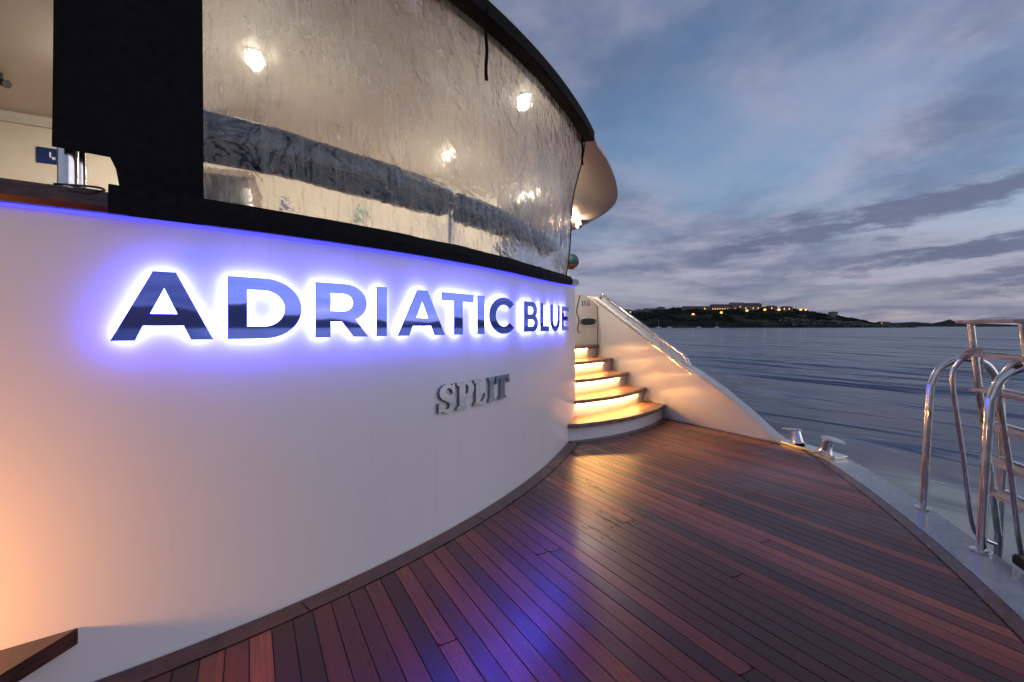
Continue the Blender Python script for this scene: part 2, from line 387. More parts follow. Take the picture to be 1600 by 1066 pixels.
def fillet(pts, r, k=6):
    """polyline with rounded corners"""
    P = [Vector(p) for p in pts]; out = [P[0]]
    for i in range(1, len(P)-1):
        a = P[i] + (P[i-1]-P[i]).normalized()*min(r, (P[i-1]-P[i]).length*0.49)
        b = P[i] + (P[i+1]-P[i]).normalized()*min(r, (P[i+1]-P[i]).length*0.49)
        for j in range(k+1):
            u = j/k; out.append(a*(1-u)**2 + P[i]*(2*u*(1-u)) + b*u*u)
    return out + [P[-1]]

# ------------------------------------------------------------------ plan curves of the stern
def wy(x): return 2.07 + 0.108*(x+1.2)**2              # transom face
def wn(x):
    d = 0.216*(x+1.2); L = math.hypot(d, 1); return d/L, -1/L
def W(x, off=0.0, z=0.0):
    n = wn(x); return Vector((x+n[0]*off, wy(x)+n[1]*off, z))
def ey(x): return -0.89 + 0.09*(x+1.2)**2              # outer edge of the teak
XC = 3.43                                              # corner of the transom at the stairs
def frange(a, b, n): return [a+(b-a)*i/n for i in range(n+1)]
def wall_x(u):
    lo, hi = -3.0, 3.6
    for _ in range(50):
        m = (lo+hi)/2; p = Vector((m, wy(m), 0)); uu = 800+FPX*p.dot(RT)/p.dot(FW)
        if uu < u: lo = m
        else: hi = m
    return (lo+hi)/2
LX = frange(-3.5, 3.6, 1420); LL = [0.0]
for i in range(1, len(LX)): LL.append(LL[-1]+math.hypot(LX[i]-LX[i-1], wy(LX[i])-wy(LX[i-1])))
def x_to_L(x):
    k = (x-LX[0])/(LX[1]-LX[0]); i = max(0, min(int(k), len(LX)-2)); return LL[i]+(LL[i+1]-LL[i])*(k-i)
def L_to_x(L):
    lo, hi = 0, len(LL)-1
    while hi-lo > 1:
        m = (lo+hi)//2
        if LL[m] < L: lo = m
        else: hi = m
    return LX[lo]+(LX[hi]-LX[lo])*(L-LL[lo])/(LL[hi]-LL[lo])
ZT = 1.645
def sheer(p): return 0.09*max(0.0, (p[0]-1.9)/1.5)**2 if p[0] > 1.9 else 0.0

# ------------------------------------------------------------------ sea
SEA = -0.85
def build_sea():
    m = MB(); na = 320; rad = [0.0]
    r = 2.0
    while r < 40000: rad.append(r); r *= 1.052
    vs = [(0, 0, SEA-0.25)]
    def h(x, y, r):
        a = 0.8*x + 0.6*y; b = -0.6*x+0.8*y
        f = 1.0 if r < 60 else max(0.0, 1-(r-60)/500)
        f *= min(1.0, r/6)
        hh = 0.085*noise.noise(Vector((a*0.16, b*0.055, 1.7))) + 0.06*noise.noise(Vector((a*0.42, b*0.13, 5.1)))
        hh += 0.022*noise.noise(Vector((a*1.1, b*0.36, 9.1)))
        hh += 0.16*noise.noise(Vector((a*0.05, b*0.02, 2.2)))
        return 1.35*hh*f
    for r in rad[1:]:
        for k in range(na):
            a = 2*math.pi*k/na; x, y = r*math.sin(a), r*math.cos(a); vs.append((x, y, SEA+h(x, y, r)))
    fs = [(0, 1+k, 1+(k+1) % na) for k in range(na)]
    for i in range(len(rad)-2):
        for k in range(na):
            a = 1+i*na; b = a+na; fs.append((a+k, b+k, b+(k+1) % na, a+(k+1) % na))
    m.add(vs, fs); o = m.build('sea', 'sea', smooth=True); tag(o, kind='structure')
build_sea()

# ------------------------------------------------------------------ land across the water
def land(name, prof, depth, near, back, seed, material='hill'):
    """prof: (bearing pixel, height pixel) samples of the skyline; a real ridge at that distance"""
    m = MB(); k = depth/FPX; us = [p[0] for p in prof]
    def top(u):
        for a, b in zip(prof, prof[1:]):
            if a[0] <= u <= b[0]: return (a[1]+(b[1]-a[1])*(u-a[0])/(b[0]-a[0]))*k
        return 0
    nu = 120; rows = [0, .06, .15, .3, .5, .7, .85, 1.0, 1.3, 1.8]
    vs = []
    for i in range(nu+1):
        u = us[0]+(us[-1]-us[0])*i/nu; H = top(u)
        for rr in rows:
            d = near + (depth-near)*rr if rr <= 1 else depth+(back-depth)*(rr-1)/0.8
            prof_z = (rr**0.62 if rr <= 1 else max(0, 1-(rr-1)/0.8)*0.9)
            p = FW*d + RT*((u-800)/FPX*depth*(0.35+0.65*d/depth))
            jz = noise.noise(Vector((u*0.05, rr*3, seed)))*0.10*H
            vs.append((p.x, p.y, SEA-0.6 + (H*prof_z + jz*(0 < rr < 1.5))+0.0))
    n = len(rows)
    fs = [(i*n+j, (i+1)*n+j, (i+1)*n+j+1, i*n+j+1) for i in range(nu) for j in range(n-1)]
    m.add(vs, fs); o = m.build(name, material, smooth=True); tag(o, kind='structure')
    return vs, nu, n, top
D1 = 850.0
prof1 = [(880, 18), (940, 24), (965, 25), (1000, 27), (1050, 29), (1100, 30), (1150, 31), (1200, 31), (1235, 29), (1270, 25),
         (1300, 20), (1325, 15), (1350, 9.5), (1375, 5), (1395, 2.2), (1415, 0)]
hv, hnu, hn, htop = land('headland', prof1, D1, 690, 1150, 3.3)
hv2 = land('far_islands', [(1340, 0), (1365, 5), (1400, 6), (1430, 7.5), (1452, 6), (1462, 3), (1466, 7), (1478, 9.5), (1484, 12), (1490, 9),
                           (1510, 8), (1540, 5), (1590, 3), (1620, 0)], 2600, 2400, 3200, 8.8)
# wooded hills astern of the yacht, seen in the polished letters
def land_astern():
    m = MB(); vs = []; nu = 90
    for i in range(nu+1):
        a = R(84+136*i/nu); base = (34 if i > 42 else 13 + 0.5*max(0, i-30)) + (26 if i > 42 else 9)*noise.noise(Vector((i*0.11, 2, 0))) + 9*noise.noise(Vector((i*0.5, 7, 0)))
        for d, zf in ((640, 0), (680, .35), (760, .8), (840, 1), (1000, 0.3)):
            vs.append((d*math.sin(a), d*math.cos(a), SEA-0.5+base*zf))
    m.add(vs, [(i*5+j, (i+1)*5+j, (i+1)*5+j+1, i*5+j+1) for i in range(nu) for j in range(4)])
    tag(m.build('hills_astern', 'hill', smooth=True), kind='structure')
land_astern()
def slope_pt(u, rr):
    """a point on the headland"""
    i = (u-880)/(1415-880)*hnu; i0 = max(0, min(int(i), hnu-1)); rows = [0, .06, .15, .3, .5, .7, .85, 1.0]
    j = max(k for k in range(7) if rows[k] <= rr+1e-6); fr = (rr-rows[j])/(rows[j+1]-rows[j]); fi = i-i0
    g = lambda a, b: Vector(hv[a*hn+b])
    return (g(i0, j)*(1-fi)+g(i0+1, j)*fi)*(1-fr)+(g(i0, j+1)*(1-fi)+g(i0+1, j+1)*fi)*fr
def far_wood():
    m = MB(); rng = random.Random(4)
    oct_f = [(0, 2, 4), (2, 1, 4), (1, 3, 4), (3, 0, 4), (2, 0, 5), (1, 2, 5), (3, 1, 5), (0, 3, 5)]
    for _ in range(9000):
        u = rng.uniform(882, 1400); rr = rng.uniform(0.10, 1.0)**0.8
        dens = noise.noise(Vector((u*0.04, rr*4, 1.0)))
        if dens < -0.16 and rr < 0.95: continue
        if u > 1200 and rr < 0.25: continue
        c = slope_pt(u, min(rr, 0.999)); s_ = rng.uniform(1.0, 2.5)*(0.8+0.5*max(0, dens))*(0.45 if u > 1340 else 1)
        e = [rng.uniform(0.6, 1.25)*s_ for _ in range(6)]
        c = c+Vector((0, 0, s_*0.55)); t_ = rng.uniform(0, 1.5); ca, sa = math.cos(t_), math.sin(t_)
        vs = [c+Vector((ca*e[0], sa*e[0], 0)), c-Vector((ca*e[1], sa*e[1], 0)), c+Vector((-sa*e[2], ca*e[2], 0)),
              c-Vector((-sa*e[3], ca*e[3], 0)), c+Vector((0, 0, e[4])), c-Vector((0, 0, e[5]))]
        m.add(vs, oct_f)
    o = m.build('far_wood', 'leaf'); tag(o, 'dark wood covering the headland across the water', 'wood', kind='stuff')
far_wood()
def shore_rocks():
    m = MB(); rng = random.Random(9)
    for _ in range(240):
        u = rng.uniform(1190, 1375); c = slope_pt(u, rng.uniform(0.02, 0.22 if u < 1340 else 0.4)); s_ = rng.uniform(0.7, 2.4)
        m.sphere(c+Vector((0, 0, 0.5)), s_, 5, 3, rng.uniform(.8, 2), rng.uniform(.8, 2), rng.uniform(.4, .9))
    tag(m.build('shore_rocks', 'rock'), 'pale rocks along the foot of the headland', 'rocks', kind='stuff')
shore_rocks()
def house(name, label, u0, u1, v0, v1, wall='house', lit=(), storeys=2, group='buildings on the headland ridge', roof=True):
    d = 820.0; k = d/FPX; wd = (u1-u0)*k; h = (v1-v0)*k
    base = at((u0+u1)/2, v1, d); sink = 6.0
    t = thing(name, label, 'building', base, group)
    ang = R(-30)
    def place(o): o.location = (0, 0, 0); o.rotation_euler = (0, 0, ang); return o
    def part(mb, nm, mt, par=None):
        o = mb.build(nm, mt); o.parent = par or t
        if par is None: place(o)
        else: o.location = (0, 0, 0)
        return o
    wl = part(MB().box(-wd/2, wd/2, -5, 5, -sink, h*(0.80 if roof else 1.0)), 'wall', wall)
    if roof:
        z0 = h*0.80; z1 = h
        part(MB().add([(-wd/2-.5, -5.6, z0), (wd/2+.5, -5.6, z0), (wd/2+.5, 5.6, z0), (-wd/2-.5, 5.6, z0), (-wd/2+2, 0, z1+.6), (wd/2-2, 0, z1+.6)],
                      [(0, 1, 5, 4), (2, 3, 4, 5), (1, 2, 5), (3, 0, 4), (3, 2, 1, 0)]), 'roof', 'roof_tile')
    n = max(2, int(wd/4.0)); sh = h*0.8/storeys
    for f in range(storeys):
        for i in range(n):
            x = -wd/2 + wd*(i+0.5)/n; on = (f, i) in lit
            wm = MB().box(x-0.75, x+0.75, -5.12, -4.9, sh*f+sh*0.3, sh*f+sh*0.8)
            part(wm, 'window', 'lit_window' if on else 'dark_window')
    return t
house('pink_house', 'pink tiled house with two lit windows at the landward end of the headland', 966, 986, 484, 491, 'house_pink', ((0, 1), (0, 4)), 1)
house('pale_house', 'small pale house on the ridge beside the pink house', 990, 1004, 485, 490, 'house', (), 1)
house('pale_house', 'flat pale block on the ridge between two small houses', 1006, 1024, 482, 489, 'house', (), 2, roof=False)
house('pale_house', 'small gabled house just beyond the flat pale block', 1027, 1038, 480, 487, 'house', (), 1)
house('long_house', 'long low tiled row of houses left of the lit hotel', 1066, 1108, 479, 486, 'house', ((0, 9),), 1)
house('hotel', 'hotel wing with its ground floor windows brightly lit', 1110, 1140, 476, 485, 'house', tuple((0, i) for i in range(8)), 2)
house('hotel', 'tall main block of the hotel on the hilltop', 1141, 1160, 473, 484, 'house', ((0, 1), (1, 3)), 3, roof=False)
house('hotel', 'broad tiled hotel wing beside the tall main block', 1161, 1188, 474, 484, 'house', ((0, 0), (0, 3), (0, 5)), 2)
house('villa', 'low villa beyond the hotel beside a street lamp', 1198, 1212, 478, 485, 'house', ((0, 1),), 1)
house('villa', 'second low villa beyond the hotel among dark trees', 1221, 1236, 479, 486, 'house', ((0, 0), (0, 2)), 1)
house('shore_house', 'little house with a lit window at the tip of the headland', 1372, 1388, 503, 508, 'house', ((0, 0),), 1)
house('pale_house', 'pale roofs on the descending end of the headland ridge', 1297, 1306, 487.5, 490.5, 'house', (), 1)
def street_lamp(u, v, rr, label, size=1.0):
    p = at(u, v, 765); t = thing('street_lamp', label, 'street lamp', (p.x, p.y, p.z-6), 'orange street lamps on the headland')
    MB().tube([(p.x, p.y, p.z-16), (p.x, p.y, p.z-0.3)], 0.15, 6).build('pole', 'pole', t)
    MB().sphere(p, 2.0*size, 10, 6, 1, 1, 0.8).build('lamp_head', 'lamp_glow', t, smooth=True)
for u, v, s_, lb in ((1041, 494, 1.35, 'large orange street lamp low on the wooded slope, first along the shore'),
                     (1083, 491.5, 1.2, 'orange street lamp on the slope below the long low row of houses'),
                     (1127, 488.5, 1.1, 'orange street lamp on the slope below the lit hotel wing'),
                     (1167, 485.5, 1.05, 'orange street lamp right below the broad tiled hotel wing'),
                     (1195, 484, 1.1, 'orange street lamp between the hotel and the low villa'),
                     (1217, 484, 1.2, 'orange street lamp between the two low villas'),
                     (1251, 484, 1.0, 'orange street lamp beyond the second villa, first of a close pair'),
                     (1259, 484.2, 0.8, 'small orange street lamp, last and dimmest of the close pair'),
                     (1013, 494, 0.55, 'faint small street lamp above the shore near the pink house'),
                     (1081, 507, 0.6, 'tiny orange lamp down at the waterline')):
    street_lamp(u, v, 0, lb, s_)
def far_boat(u, d, L, mast, label):
    p = at(u, 510, d); p.z = SEA
    t = thing('moored_boat', label, 'boat', p, 'boats moored under the headland')
    hull = [(-L/2, -.8), (L/2-1.2, -.9), (L/2, 0), (L/2-1.2, .9), (-L/2, .8)]
    o = MB().prism(hull, -0.3, 0.9).build('hull', 'print', t); o.location = (0, 0, 0); o.rotation_euler = (0, 0, R(-30))
    o = MB().box(-L*.2, L*.15, -.6, .6, 0.9, 1.6).build('cabin', 'print', t, bevel=.1); o.location = (0, 0, 0); o.rotation_euler = (0, 0, R(-30))
    if mast:
        o = MB().tube([(0, 0, 0.8), (0, 0, mast)], 0.12, 6).build('mast', 'print', t); o.location = (0, 0, 0)
far_boat(1029, 655, 8, 11, 'white sailing boat with a tall bare mast moored under the headland')
far_boat(1046, 660, 7, 0, 'small white motor boat moored beside the masted one')
far_boat(1092, 660, 7, 0, 'small white motor boat moored near the lamp at the waterline')
far_boat(1120, 664, 6, 8, 'small white boat with a short mast off the wooded shore')

# ------------------------------------------------------------------ hull, rim and deck
def build_rim():
    inner, outer = [], []
    for x in frange(-7.0, 4.72, 60):
        inner.append((x, ey(x))); sl = 0.18*(x+1.2); L = math.hypot(sl, 1)
        outer.append((x + 0.255*sl/L, ey(x)-0.255/L))
    inner += [(4.86, 2.52), (4.905, 2.78), (4.905, 3.2), (4.905, 4.5), (4.905, 9.0)]
    outer += [(5.07, 2.43), (5.16, 2.72), (5.20, 3.15), (5.26, 4.5), (5.45, 9.0)]
    m = MB(); n = len(inner); vs = []
    for a, b in zip(inner, outer):
        e = (b[0]-(b[0]-a[0])*0.08, b[1]-(b[1]-a[1])*0.08)
        vs += [(a[0], a[1], -0.02), (a[0], a[1], 0.002), (e[0], e[1], -0.003), (b[0], b[1], -0.02),
               (b[0]+.01, b[1]-.01, -0.16), (b[0]-0.05, b[1]+0.03, -0.20), (b[0]-0.20, b[1]+0.15, -1.6), (a[0]-.3, a[1]+.3, -1.6)]
    k = 8
    fs = [(i*k+j, (i+1)*k+j, (i+1)*k+(j+1) % k, i*k+(j+1) % k) for i in range(n-1) for j in range(k)]
    fs += [tuple(range(k)), tuple(reversed(range((n-1)*k, n*k)))]
    m.add(vs, fs); o = m.build('hull_rim', 'rim', smooth=True)
    tag(o, 'smooth blue grey painted rim curving round the outside of the teak deck', 'hull rim')
build_rim()

ST_K = 0.2; ST_X0 = 3.45; RISE = 0.19; RUN = 0.34
def front(i, x): return 3.90 + RUN*i + ST_K*(x-ST_X0)**2       # nosing line of tread i
def left_lim(x): return wy(x) if x < XC else 99
def stair_left(i, d):
    """where the curve front(i)+d meets the transom"""
    x = XC+0.02
    for _ in range(200):
        if x < XC and front(i, x)+d >= wy(x): return x
        if x < 2.6: return x
        x -= 0.005
    return x
def inner_y(x):
    """where the planks stop under the transom or the stairs"""
    a = wy(x) - 0.118*math.hypot(0.216*(x+1.2), 1)
    b = front(0, x)+0.05 - 0.10*math.hypot(2*ST_K*(x-ST_X0), 1)
    return min(a, b) if x < 3.3 else b
def outer_y(x):
    if x > 4.66: return max(ey(x)+0.14, 2.35)
    return ey(x) + 0.085*math.hypot(0.18*(x+1.2), 1)
def build_deck():
    m = MB(); xs = frange(-7.0, 4.90, 80); vs = []
    for x in xs: vs += [(x, ey(x)+0.002 if x < 4.72 else max(ey(x), 2.3)+.01, -0.006), (x, wy(x)+0.05 if x < XC else 5.2, -0.006),
                        (x, ey(x)+0.002 if x < 4.72 else max(ey(x), 2.3)+.01, -0.10), (x, wy(x)+0.05 if x < XC else 5.2, -0.10)]
    n = len(xs); fs = []
    for i in range(n-1):
        a, b = i*4, (i+1)*4
        fs += [(a, b, b+1, a+1), (a+2, a+3, b+3, b+2), (a, a+2, b+2, b), (a+1, b+1, b+3, a+3)]
    fs += [(0, 1, 3, 2), tuple((n-1)*4+k for k in (0, 2, 3, 1))]
    m.add(vs, fs); deck = m.build('deck', 'caulk'); tag(deck, kind='structure')
    rng = random.Random(21); pw = 0.080; gap = 0.0045; x = -2.40
    while x < 4.86:
        x0, x1 = x+gap/2, min(x+pw, 4.895)-gap/2
        a0, a1, b0, b1 = outer_y(x0)+gap, outer_y(x1)+gap, inner_y(x0)-gap, inner_y(x1)-gap
        L = min(b0, b1)-max(a0, a1)
        cuts = []
        if L > 1.6 and rng.random() < 0.3:
            k = 1 if L < 2.6 or rng.random() < 0.6 else 2
            cuts = sorted((max(a0, a1) + L*(rng.uniform(0.2, 0.8) if k == 1 else (0.12+0.3*rng.random()) + 0.45*j)) for j in range(k))
        lims = [None]+cuts+[None]
        for s_ in range(len(lims)-1):
            lo, hi = lims[s_], lims[s_+1]; c = 0.016
            poly = []
            if lo is None: poly += [(x0, a0), (x1, a1)]
            else: poly += [(x0, lo+gap/2+c), (x0+c*.35, lo+gap/2+c*.25), (x0+c, lo+gap/2), (x1-c, lo+gap/2), (x1-c*.35, lo+gap/2+c*.25), (x1, lo+gap/2+c)]
            if hi is None: poly += [(x1, b1), (x0, b0)]
            else: poly += [(x1, hi-gap/2), (x0, hi-gap/2)]
            if (poly[-1][1] - poly[0][1]) < 0.03: continue
            z = rng.uniform(-0.0006, 0.0008)
            MB().prism(poly, -0.0055, z).build('plank', 'teak', deck)
        x += pw
    # margin boards: along the transom, round the foot of the stairs and along the rim
    def boards(curve, segs, wdt, side):
        n = 14
        for a, b in segs:
            path = [curve(a+(b-a)*i/n) for i in range(n+1)]
            MB().sweep(path, [(0.0, -0.0055), (side*wdt, -0.0055), (side*wdt, 0.0012), (0.0, 0.0012)]).build('margin_board', 'margin_teak', deck)
    e = 0.004
    xl = stair_left(0, 0.05)
    boards(lambda x: (W(x, 0.008).x, W(x, 0.008).y), [(-2.4, -1.2-e), (-1.2, 0.2-e), (0.2, 1.27-e), (1.27, 2.25-e), (2.25, xl-0.05)], 0.102, 1)
    boards(lambda x: (x, front(0, x)+0.05-0.006), [(xl+0.005, 3.9-e), (3.9, 4.885)], 0.088, 1)
    boards(lambda x: (x, ey(x)+0.008), [(-2.4, -0.6-e), (-0.6, 1.0-e), (1.0, 2.4-e), (2.4, 3.6-e), (3.6, 4.66)], 0.072, -1)
build_deck()

# ------------------------------------------------------------------ transom wall with cap rail
def build_transom():
    path = [(x, wy(x)) for x in frange(-8.0, 3.32, 90)]
    path += [(3.37, wy(3.37)+.002), (3.405, wy(3.39)+.035), (3.425, wy(3.4)+0.08), (3.43, wy(3.4)+0.14), (3.43, 5.2), (3.43, 6.29)]
    m = MB().sweep(path, [(0, -0.09), (0, ZT), (-0.13, ZT), (-0.13, -0.09)], zadd=None)
    for i in range(len(m.v)):
        if m.v[i][2] > 1: m.v[i] = (m.v[i][0], m.v[i][1], m.v[i][2]+sheer((min(m.v[i][0], 3.43), 0)))
    wall = m.build('transom_wall', 'gelcoat', smooth=True)
    tag(wall, 'tall curved white fibreglass stern wall carrying the illuminated name', 'wall')
    zs = lambda p: sheer((min(p[0], 3.43), 0))
    MB().sweep(path, [(0.03, ZT+.006), (0.045, ZT+.025), (0.045, ZT+.055), (0.03, ZT+.078), (-.16, ZT+.078), (-.16, ZT+.006)], zadd=zs).build('cap_rail', 'dark_teak', wall, smooth=True)
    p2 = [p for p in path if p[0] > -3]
    MB().sweep(p2, [(0.004, ZT-.006), (0.016, ZT-.006), (0.016, ZT+.004), (0.004, ZT+.004)], zadd=zs).build('glow_strip', 'blue_reflection', wall)  # glow painted in for the letters' light reflected below the cap rail
    return wall
TR = build_transom()

# ------------------------------------------------------------------ letters
def arc(cx, cy, r, a0, a1, n=14, rx=None):
    rx = rx or r
    return [(cx+rx*math.cos(R(a0+(a1-a0)*i/n)), cy+r*math.sin(R(a0+(a1-a0)*i/n))) for i in range(n+1)]
def rect(a, b, c, d): return [(a, b), (c, b), (c, d), (a, d)]
G = {}
G['A'] = ([(0, 0), (.40, 1), (.635, 1), (1.04, 0), (.795, 0), (.715, .21), (.305, .21), (.23, 0)], [[(.375, .385), (.65, .385), (.515, .76)]], 1.04)
G['D'] = ([(0, 0), (.45, 0)] + arc(.45, .5, .5, -90, 90, 20, .50) + [(.45, 1), (0, 1)], [[(.23, .2)] + arc(.44, .5, .3, -90, 90, 16, .28) + [(.23, .8)]], .95)
G['R'] = ([(0, 0), (.23, 0), (.23, .29), (.41, .29), (.61, 0), (.86, 0), (.635, .335)] + arc(.46, .645, .355, -52, 90, 14, .37) + [(0, 1)],
          [[(.23, .485)] + arc(.44, .65, .165, -90, 90, 10, .16) + [(.23, .815)]], .86)
G['I'] = (rect(0, 0, .23, 1), [], .23)
G['T'] = ([(.305, 0), (.535, 0), (.535, .805), (.84, .805), (.84, 1), (0, 1), (0, .805), (.305, .805)], [], .84)
G['C'] = (arc(.53, .5, .515, 42, 318, 30, .53) + arc(.53, .5, .30, 318, 42, 26, .30), [], .95)
G['B'] = ([(0, 0), (.48, 0)] + arc(.50, .285, .285, -80, 66, 10, .33) + arc(.46, .73, .27, -46, 84, 10, .31) + [(.45, 1), (0, 1)],
          [[(.225, .175), (.47, .175)] + arc(.48, .29, .115, -90, 90, 6, .12) + [(.225, .405)],
           [(.225, .585)] + arc(.42, .705, .12, -90, 90, 6, .12) + [(.225, .825)]], .83)
G['L'] = ([(0, 0), (.72, 0), (.72, .19), (.23, .19), (.23, 1), (0, 1)], [], .72)
G['U'] = ([(0, 1), (0, .43)] + arc(.44, .43, .445, 180, 360, 18, .44) + [(.88, 1), (.655, 1), (.655, .43)] + arc(.44, .43, .24, 360, 180, 14, .215) + [(.225, 1)], [], .88)
G['E'] = ([(0, 0), (.77, 0), (.77, .185), (.225, .185), (.225, .41), (.68, .41), (.68, .59), (.225, .59), (.225, .815), (.755, .815), (.755, 1), (0, 1)], [], .77)
def serif_stem(x0, x1, s=.10, b=.06, t=.10):
    """closed outline of a stem with bracketed serifs top and bottom"""
    return [(x0-s, 0), (x1+s, 0), (x1+s, t*.7), (x1+.02, t+b), (x1, t+b+.08), (x1, 1-t-b-.08), (x1+.02, 1-t-b), (x1+s, 1-t*.7), (x1+s, 1),
            (x0-s, 1), (x0-s, 1-t*.7), (x0-.02, 1-t-b), (x0, 1-t-b-.08), (x0, t+b+.08), (x0-.02, t+b), (x0-s, t*.7)]
G['sI'] = (serif_stem(.10, .38), [], .48)
G['sL'] = ([(0, 0), (.80, 0), (.84, .40), (.76, .40), (.68, .24), (.56, .13), (.40, .11), (.40, .86), (.50, .90), (.50, 1), (0, 1), (0, .90), (.12, .86), (.12, .14), (0, .10)], [], .84)
G['sT'] = ([(.22, 0), (.70, 0), (.70, .10), (.60, .14), (.60, .88), (.70, .86), (.80, .80), (.86, .66), (.92, .66), (.90, 1), (.02, 1), (0, .66), (.06, .66), (.12, .80), (.22, .86), (.32, .88), (.32, .14), (.22, .10)], [], .92)
G['sP'] = ([(0, 0), (.52, 0), (.52, .10), (.40, .14), (.40, .42), (.50, .42)] + arc(.50, .71, .29, -90, 90, 12, .32) + [(0, 1), (0, .90), (.12, .86), (.12, .14), (0, .10)],
           [[(.40, .53), (.44, .53)] + arc(.44, .71, .18, -80, 80, 8, .11) + [(.40, .89)]], .82)
def s_shape():
    c = arc(.40, .735, .185, 22, 90, 5, .25) + arc(.40, .735, .185, 100, 255, 10, .235)[0:] + arc(.40, .285, .20, 72, -90, 11, .245) + arc(.40, .285, .20, -100, -158, 5, .27)
    wd = [0.10 + 0.07*math.sin(math.pi*i/(len(c)-1))**1 for i in range(len(c))]
    Lf, Rt = [], []
    for i, p in enumerate(c):
        a = c[max(i-1, 0)]; b = c[min(i+1, len(c)-1)]; dx, dy = b[0]-a[0], b[1]-a[1]; L = math.hypot(dx, dy) or 1
        Lf.append((p[0]-dy/L*wd[i]*.8, p[1]+dx/L*wd[i]*.8)); Rt.append((p[0]+dy/L*wd[i]*.8, p[1]-dx/L*wd[i]*.8))
    Lf[0] = (.60, .66); Rt[0] = (.72, .66); Rt.insert(0, (.72, .98)); Rt.insert(1, (.66, .98)); Rt[2] = (.62, .93)
    return c, Lf, Rt
G['sS'] = ([(.06, .02), (.14, .07), (.25, .015), (.40, -.02), (.58, .02), (.70, .12), (.745, .27), (.71, .40), (.61, .50), (.45, .585), (.33, .66), (.295, .745),
            (.335, .835), (.43, .87), (.53, .83), (.60, .74), (.63, .64), (.70, .64), (.70, .99), (.635, .99), (.585, .935), (.48, .99), (.36, 1.015), (.20, .975),
            (.08, .87), (.04, .72), (.075, .59), (.17, .49), (.33, .405), (.45, .335), (.49, .25), (.455, .155), (.35, .11), (.235, .14), (.14, .24), (.085, .37), (.01, .37), (.01, .02)], [], .745)
def letter_mesh(glyph, L0, width, z0, h, d0, d1, inset=0.0, back_only=False):
    out, holes, gw = G[glyph]; sx = width/gw
    loops = [list(out)]+[list(x) for x in holes]
    def area(l): return sum(a[0]*b[1]-b[0]*a[1] for a, b in zip(l, l[1:]+l[:1]))
    loops = [l if (area(l) > 0) == (k == 0) else l[::-1] for k, l in enumerate(loops)]
    def clean(l):
        r = []
        for p in l:
            if not r or math.hypot(p[0]-r[-1][0], p[1]-r[-1][1]) > 1e-4: r.append(p)
        if math.hypot(r[0][0]-r[-1][0], r[0][1]-r[-1][1]) < 1e-4: r.pop()
        return r
    loops = [clean(l) for l in loops]
    if inset:
        nl = []
        for l in loops:
            q = []; n = len(l)
            for i in range(n):
                a, p, b = l[i-1], l[i], l[(i+1) % n]
                def nrm(s_, e_):
                    dx, dy = (e_[0]-s_[0])*sx, (e_[1]-s_[1])*h; L = math.hypot(dx, dy); return -dy/L, dx/L
                n1, n2 = nrm(a, p), nrm(p, b); k = 1+n1[0]*n2[0]+n1[1]*n2[1]; k = max(k, 0.5)
                q.append((p[0]+(n1[0]+n2[0])/k*inset/sx, p[1]+(n1[1]+n2[1])/k*inset/h))
            nl.append(q)
        loops = nl
    pts = [p for l in loops for p in l]
    tris = tessellate_polygon([[Vector((p[0], p[1], 0)) for p in l] for l in loops])
    # one straight plate per letter, tangent to the wall at its middle
    xm = L_to_x(L0+width/2); c = W(xm, 0); nx, ny = wn(xm); tx, ty = -ny, nx
    def P(p, d):
        s_ = p[0]*sx - width/2; return (c.x+tx*s_+nx*d, c.y+ty*s_+ny*d, z0+p[1]*h)
    n = len(pts); m = MB()
    if back_only:
        m.add([P(p, d0) for p in pts], [tuple(t_) for t_ in tris]); return m
    vs = [P(p, d1) for p in pts]+[P(p, d0) for p in pts]
    fs = [tuple(t_) for t_ in tris]+[tuple(i+n for i in reversed(t_)) for t_ in tris]
    o = 0
    for l in loops:
        k = len(l); fs += [(o+i, o+(i+1) % k, o+(i+1) % k+n, o+i+n) for i in range(k)]; o += k
    return m.add(vs, fs)
def build_sign():
    sg = thing('name_sign', 'row of mirror polished letters reading ADRIATIC BLUE glowing blue against the stern wall', 'sign', W(wall_x(560), 0, 1.2))
    spec = [('A', 172, 331), ('D', 352, 466), ('R', 487, 569), ('I', 582, 598), ('A', 614, 688), ('T', 683, 733), ('I', 739, 750), ('C', 757, 797)]
    spec2 = [('B', 812, 834.5), ('L', 838, 852), ('U', 854, 869), ('E', 872, 883)]
    for k, (g, u0, u1) in enumerate(spec+spec2):
        z0, h = (1.198, 0.256) if k < 8 else (1.206, 0.243)
        L0, L1 = x_to_L(wall_x(u0)), x_to_L(wall_x(u1)); wd = L1-L0
        l = letter_mesh(g, L0, wd, z0, h, 0.033, 0.038).build('letter', 'mirror', sg)
        l['label'] = 'mirror polished letter ' + g
        b = letter_mesh(g, L0, wd, z0, h, 0.0315, 0.0315, 0.005, True).build('backlight', 'blue_led', None)
        b.parent = l; b.location = (0, 0, 0)
    s2 = thing('port_sign', 'small brushed steel serif letters reading SPLIT on the stern wall', 'sign', W(wall_x(735), 0, 0.72))
    for g, u0, u1 in (('sS', 681.5, 708.5), ('sP', 710, 737), ('sL', 737, 757), ('sI', 760, 770), ('sT', 771, 792.5)):
        L0, L1 = x_to_L(wall_x(u0)), x_to_L(wall_x(u1))
        l = letter_mesh(g, L0, L1-L0, 0.726, 0.170, 0.001, 0.020).build('letter', 'brushed', s2); l['label'] = 'steel letter '+g[1]
        l.data.materials.append(MT['letter_side'])
        for pl in l.data.polygons:
            if len(pl.vertices) == 4: pl.material_index = 1
build_sign()

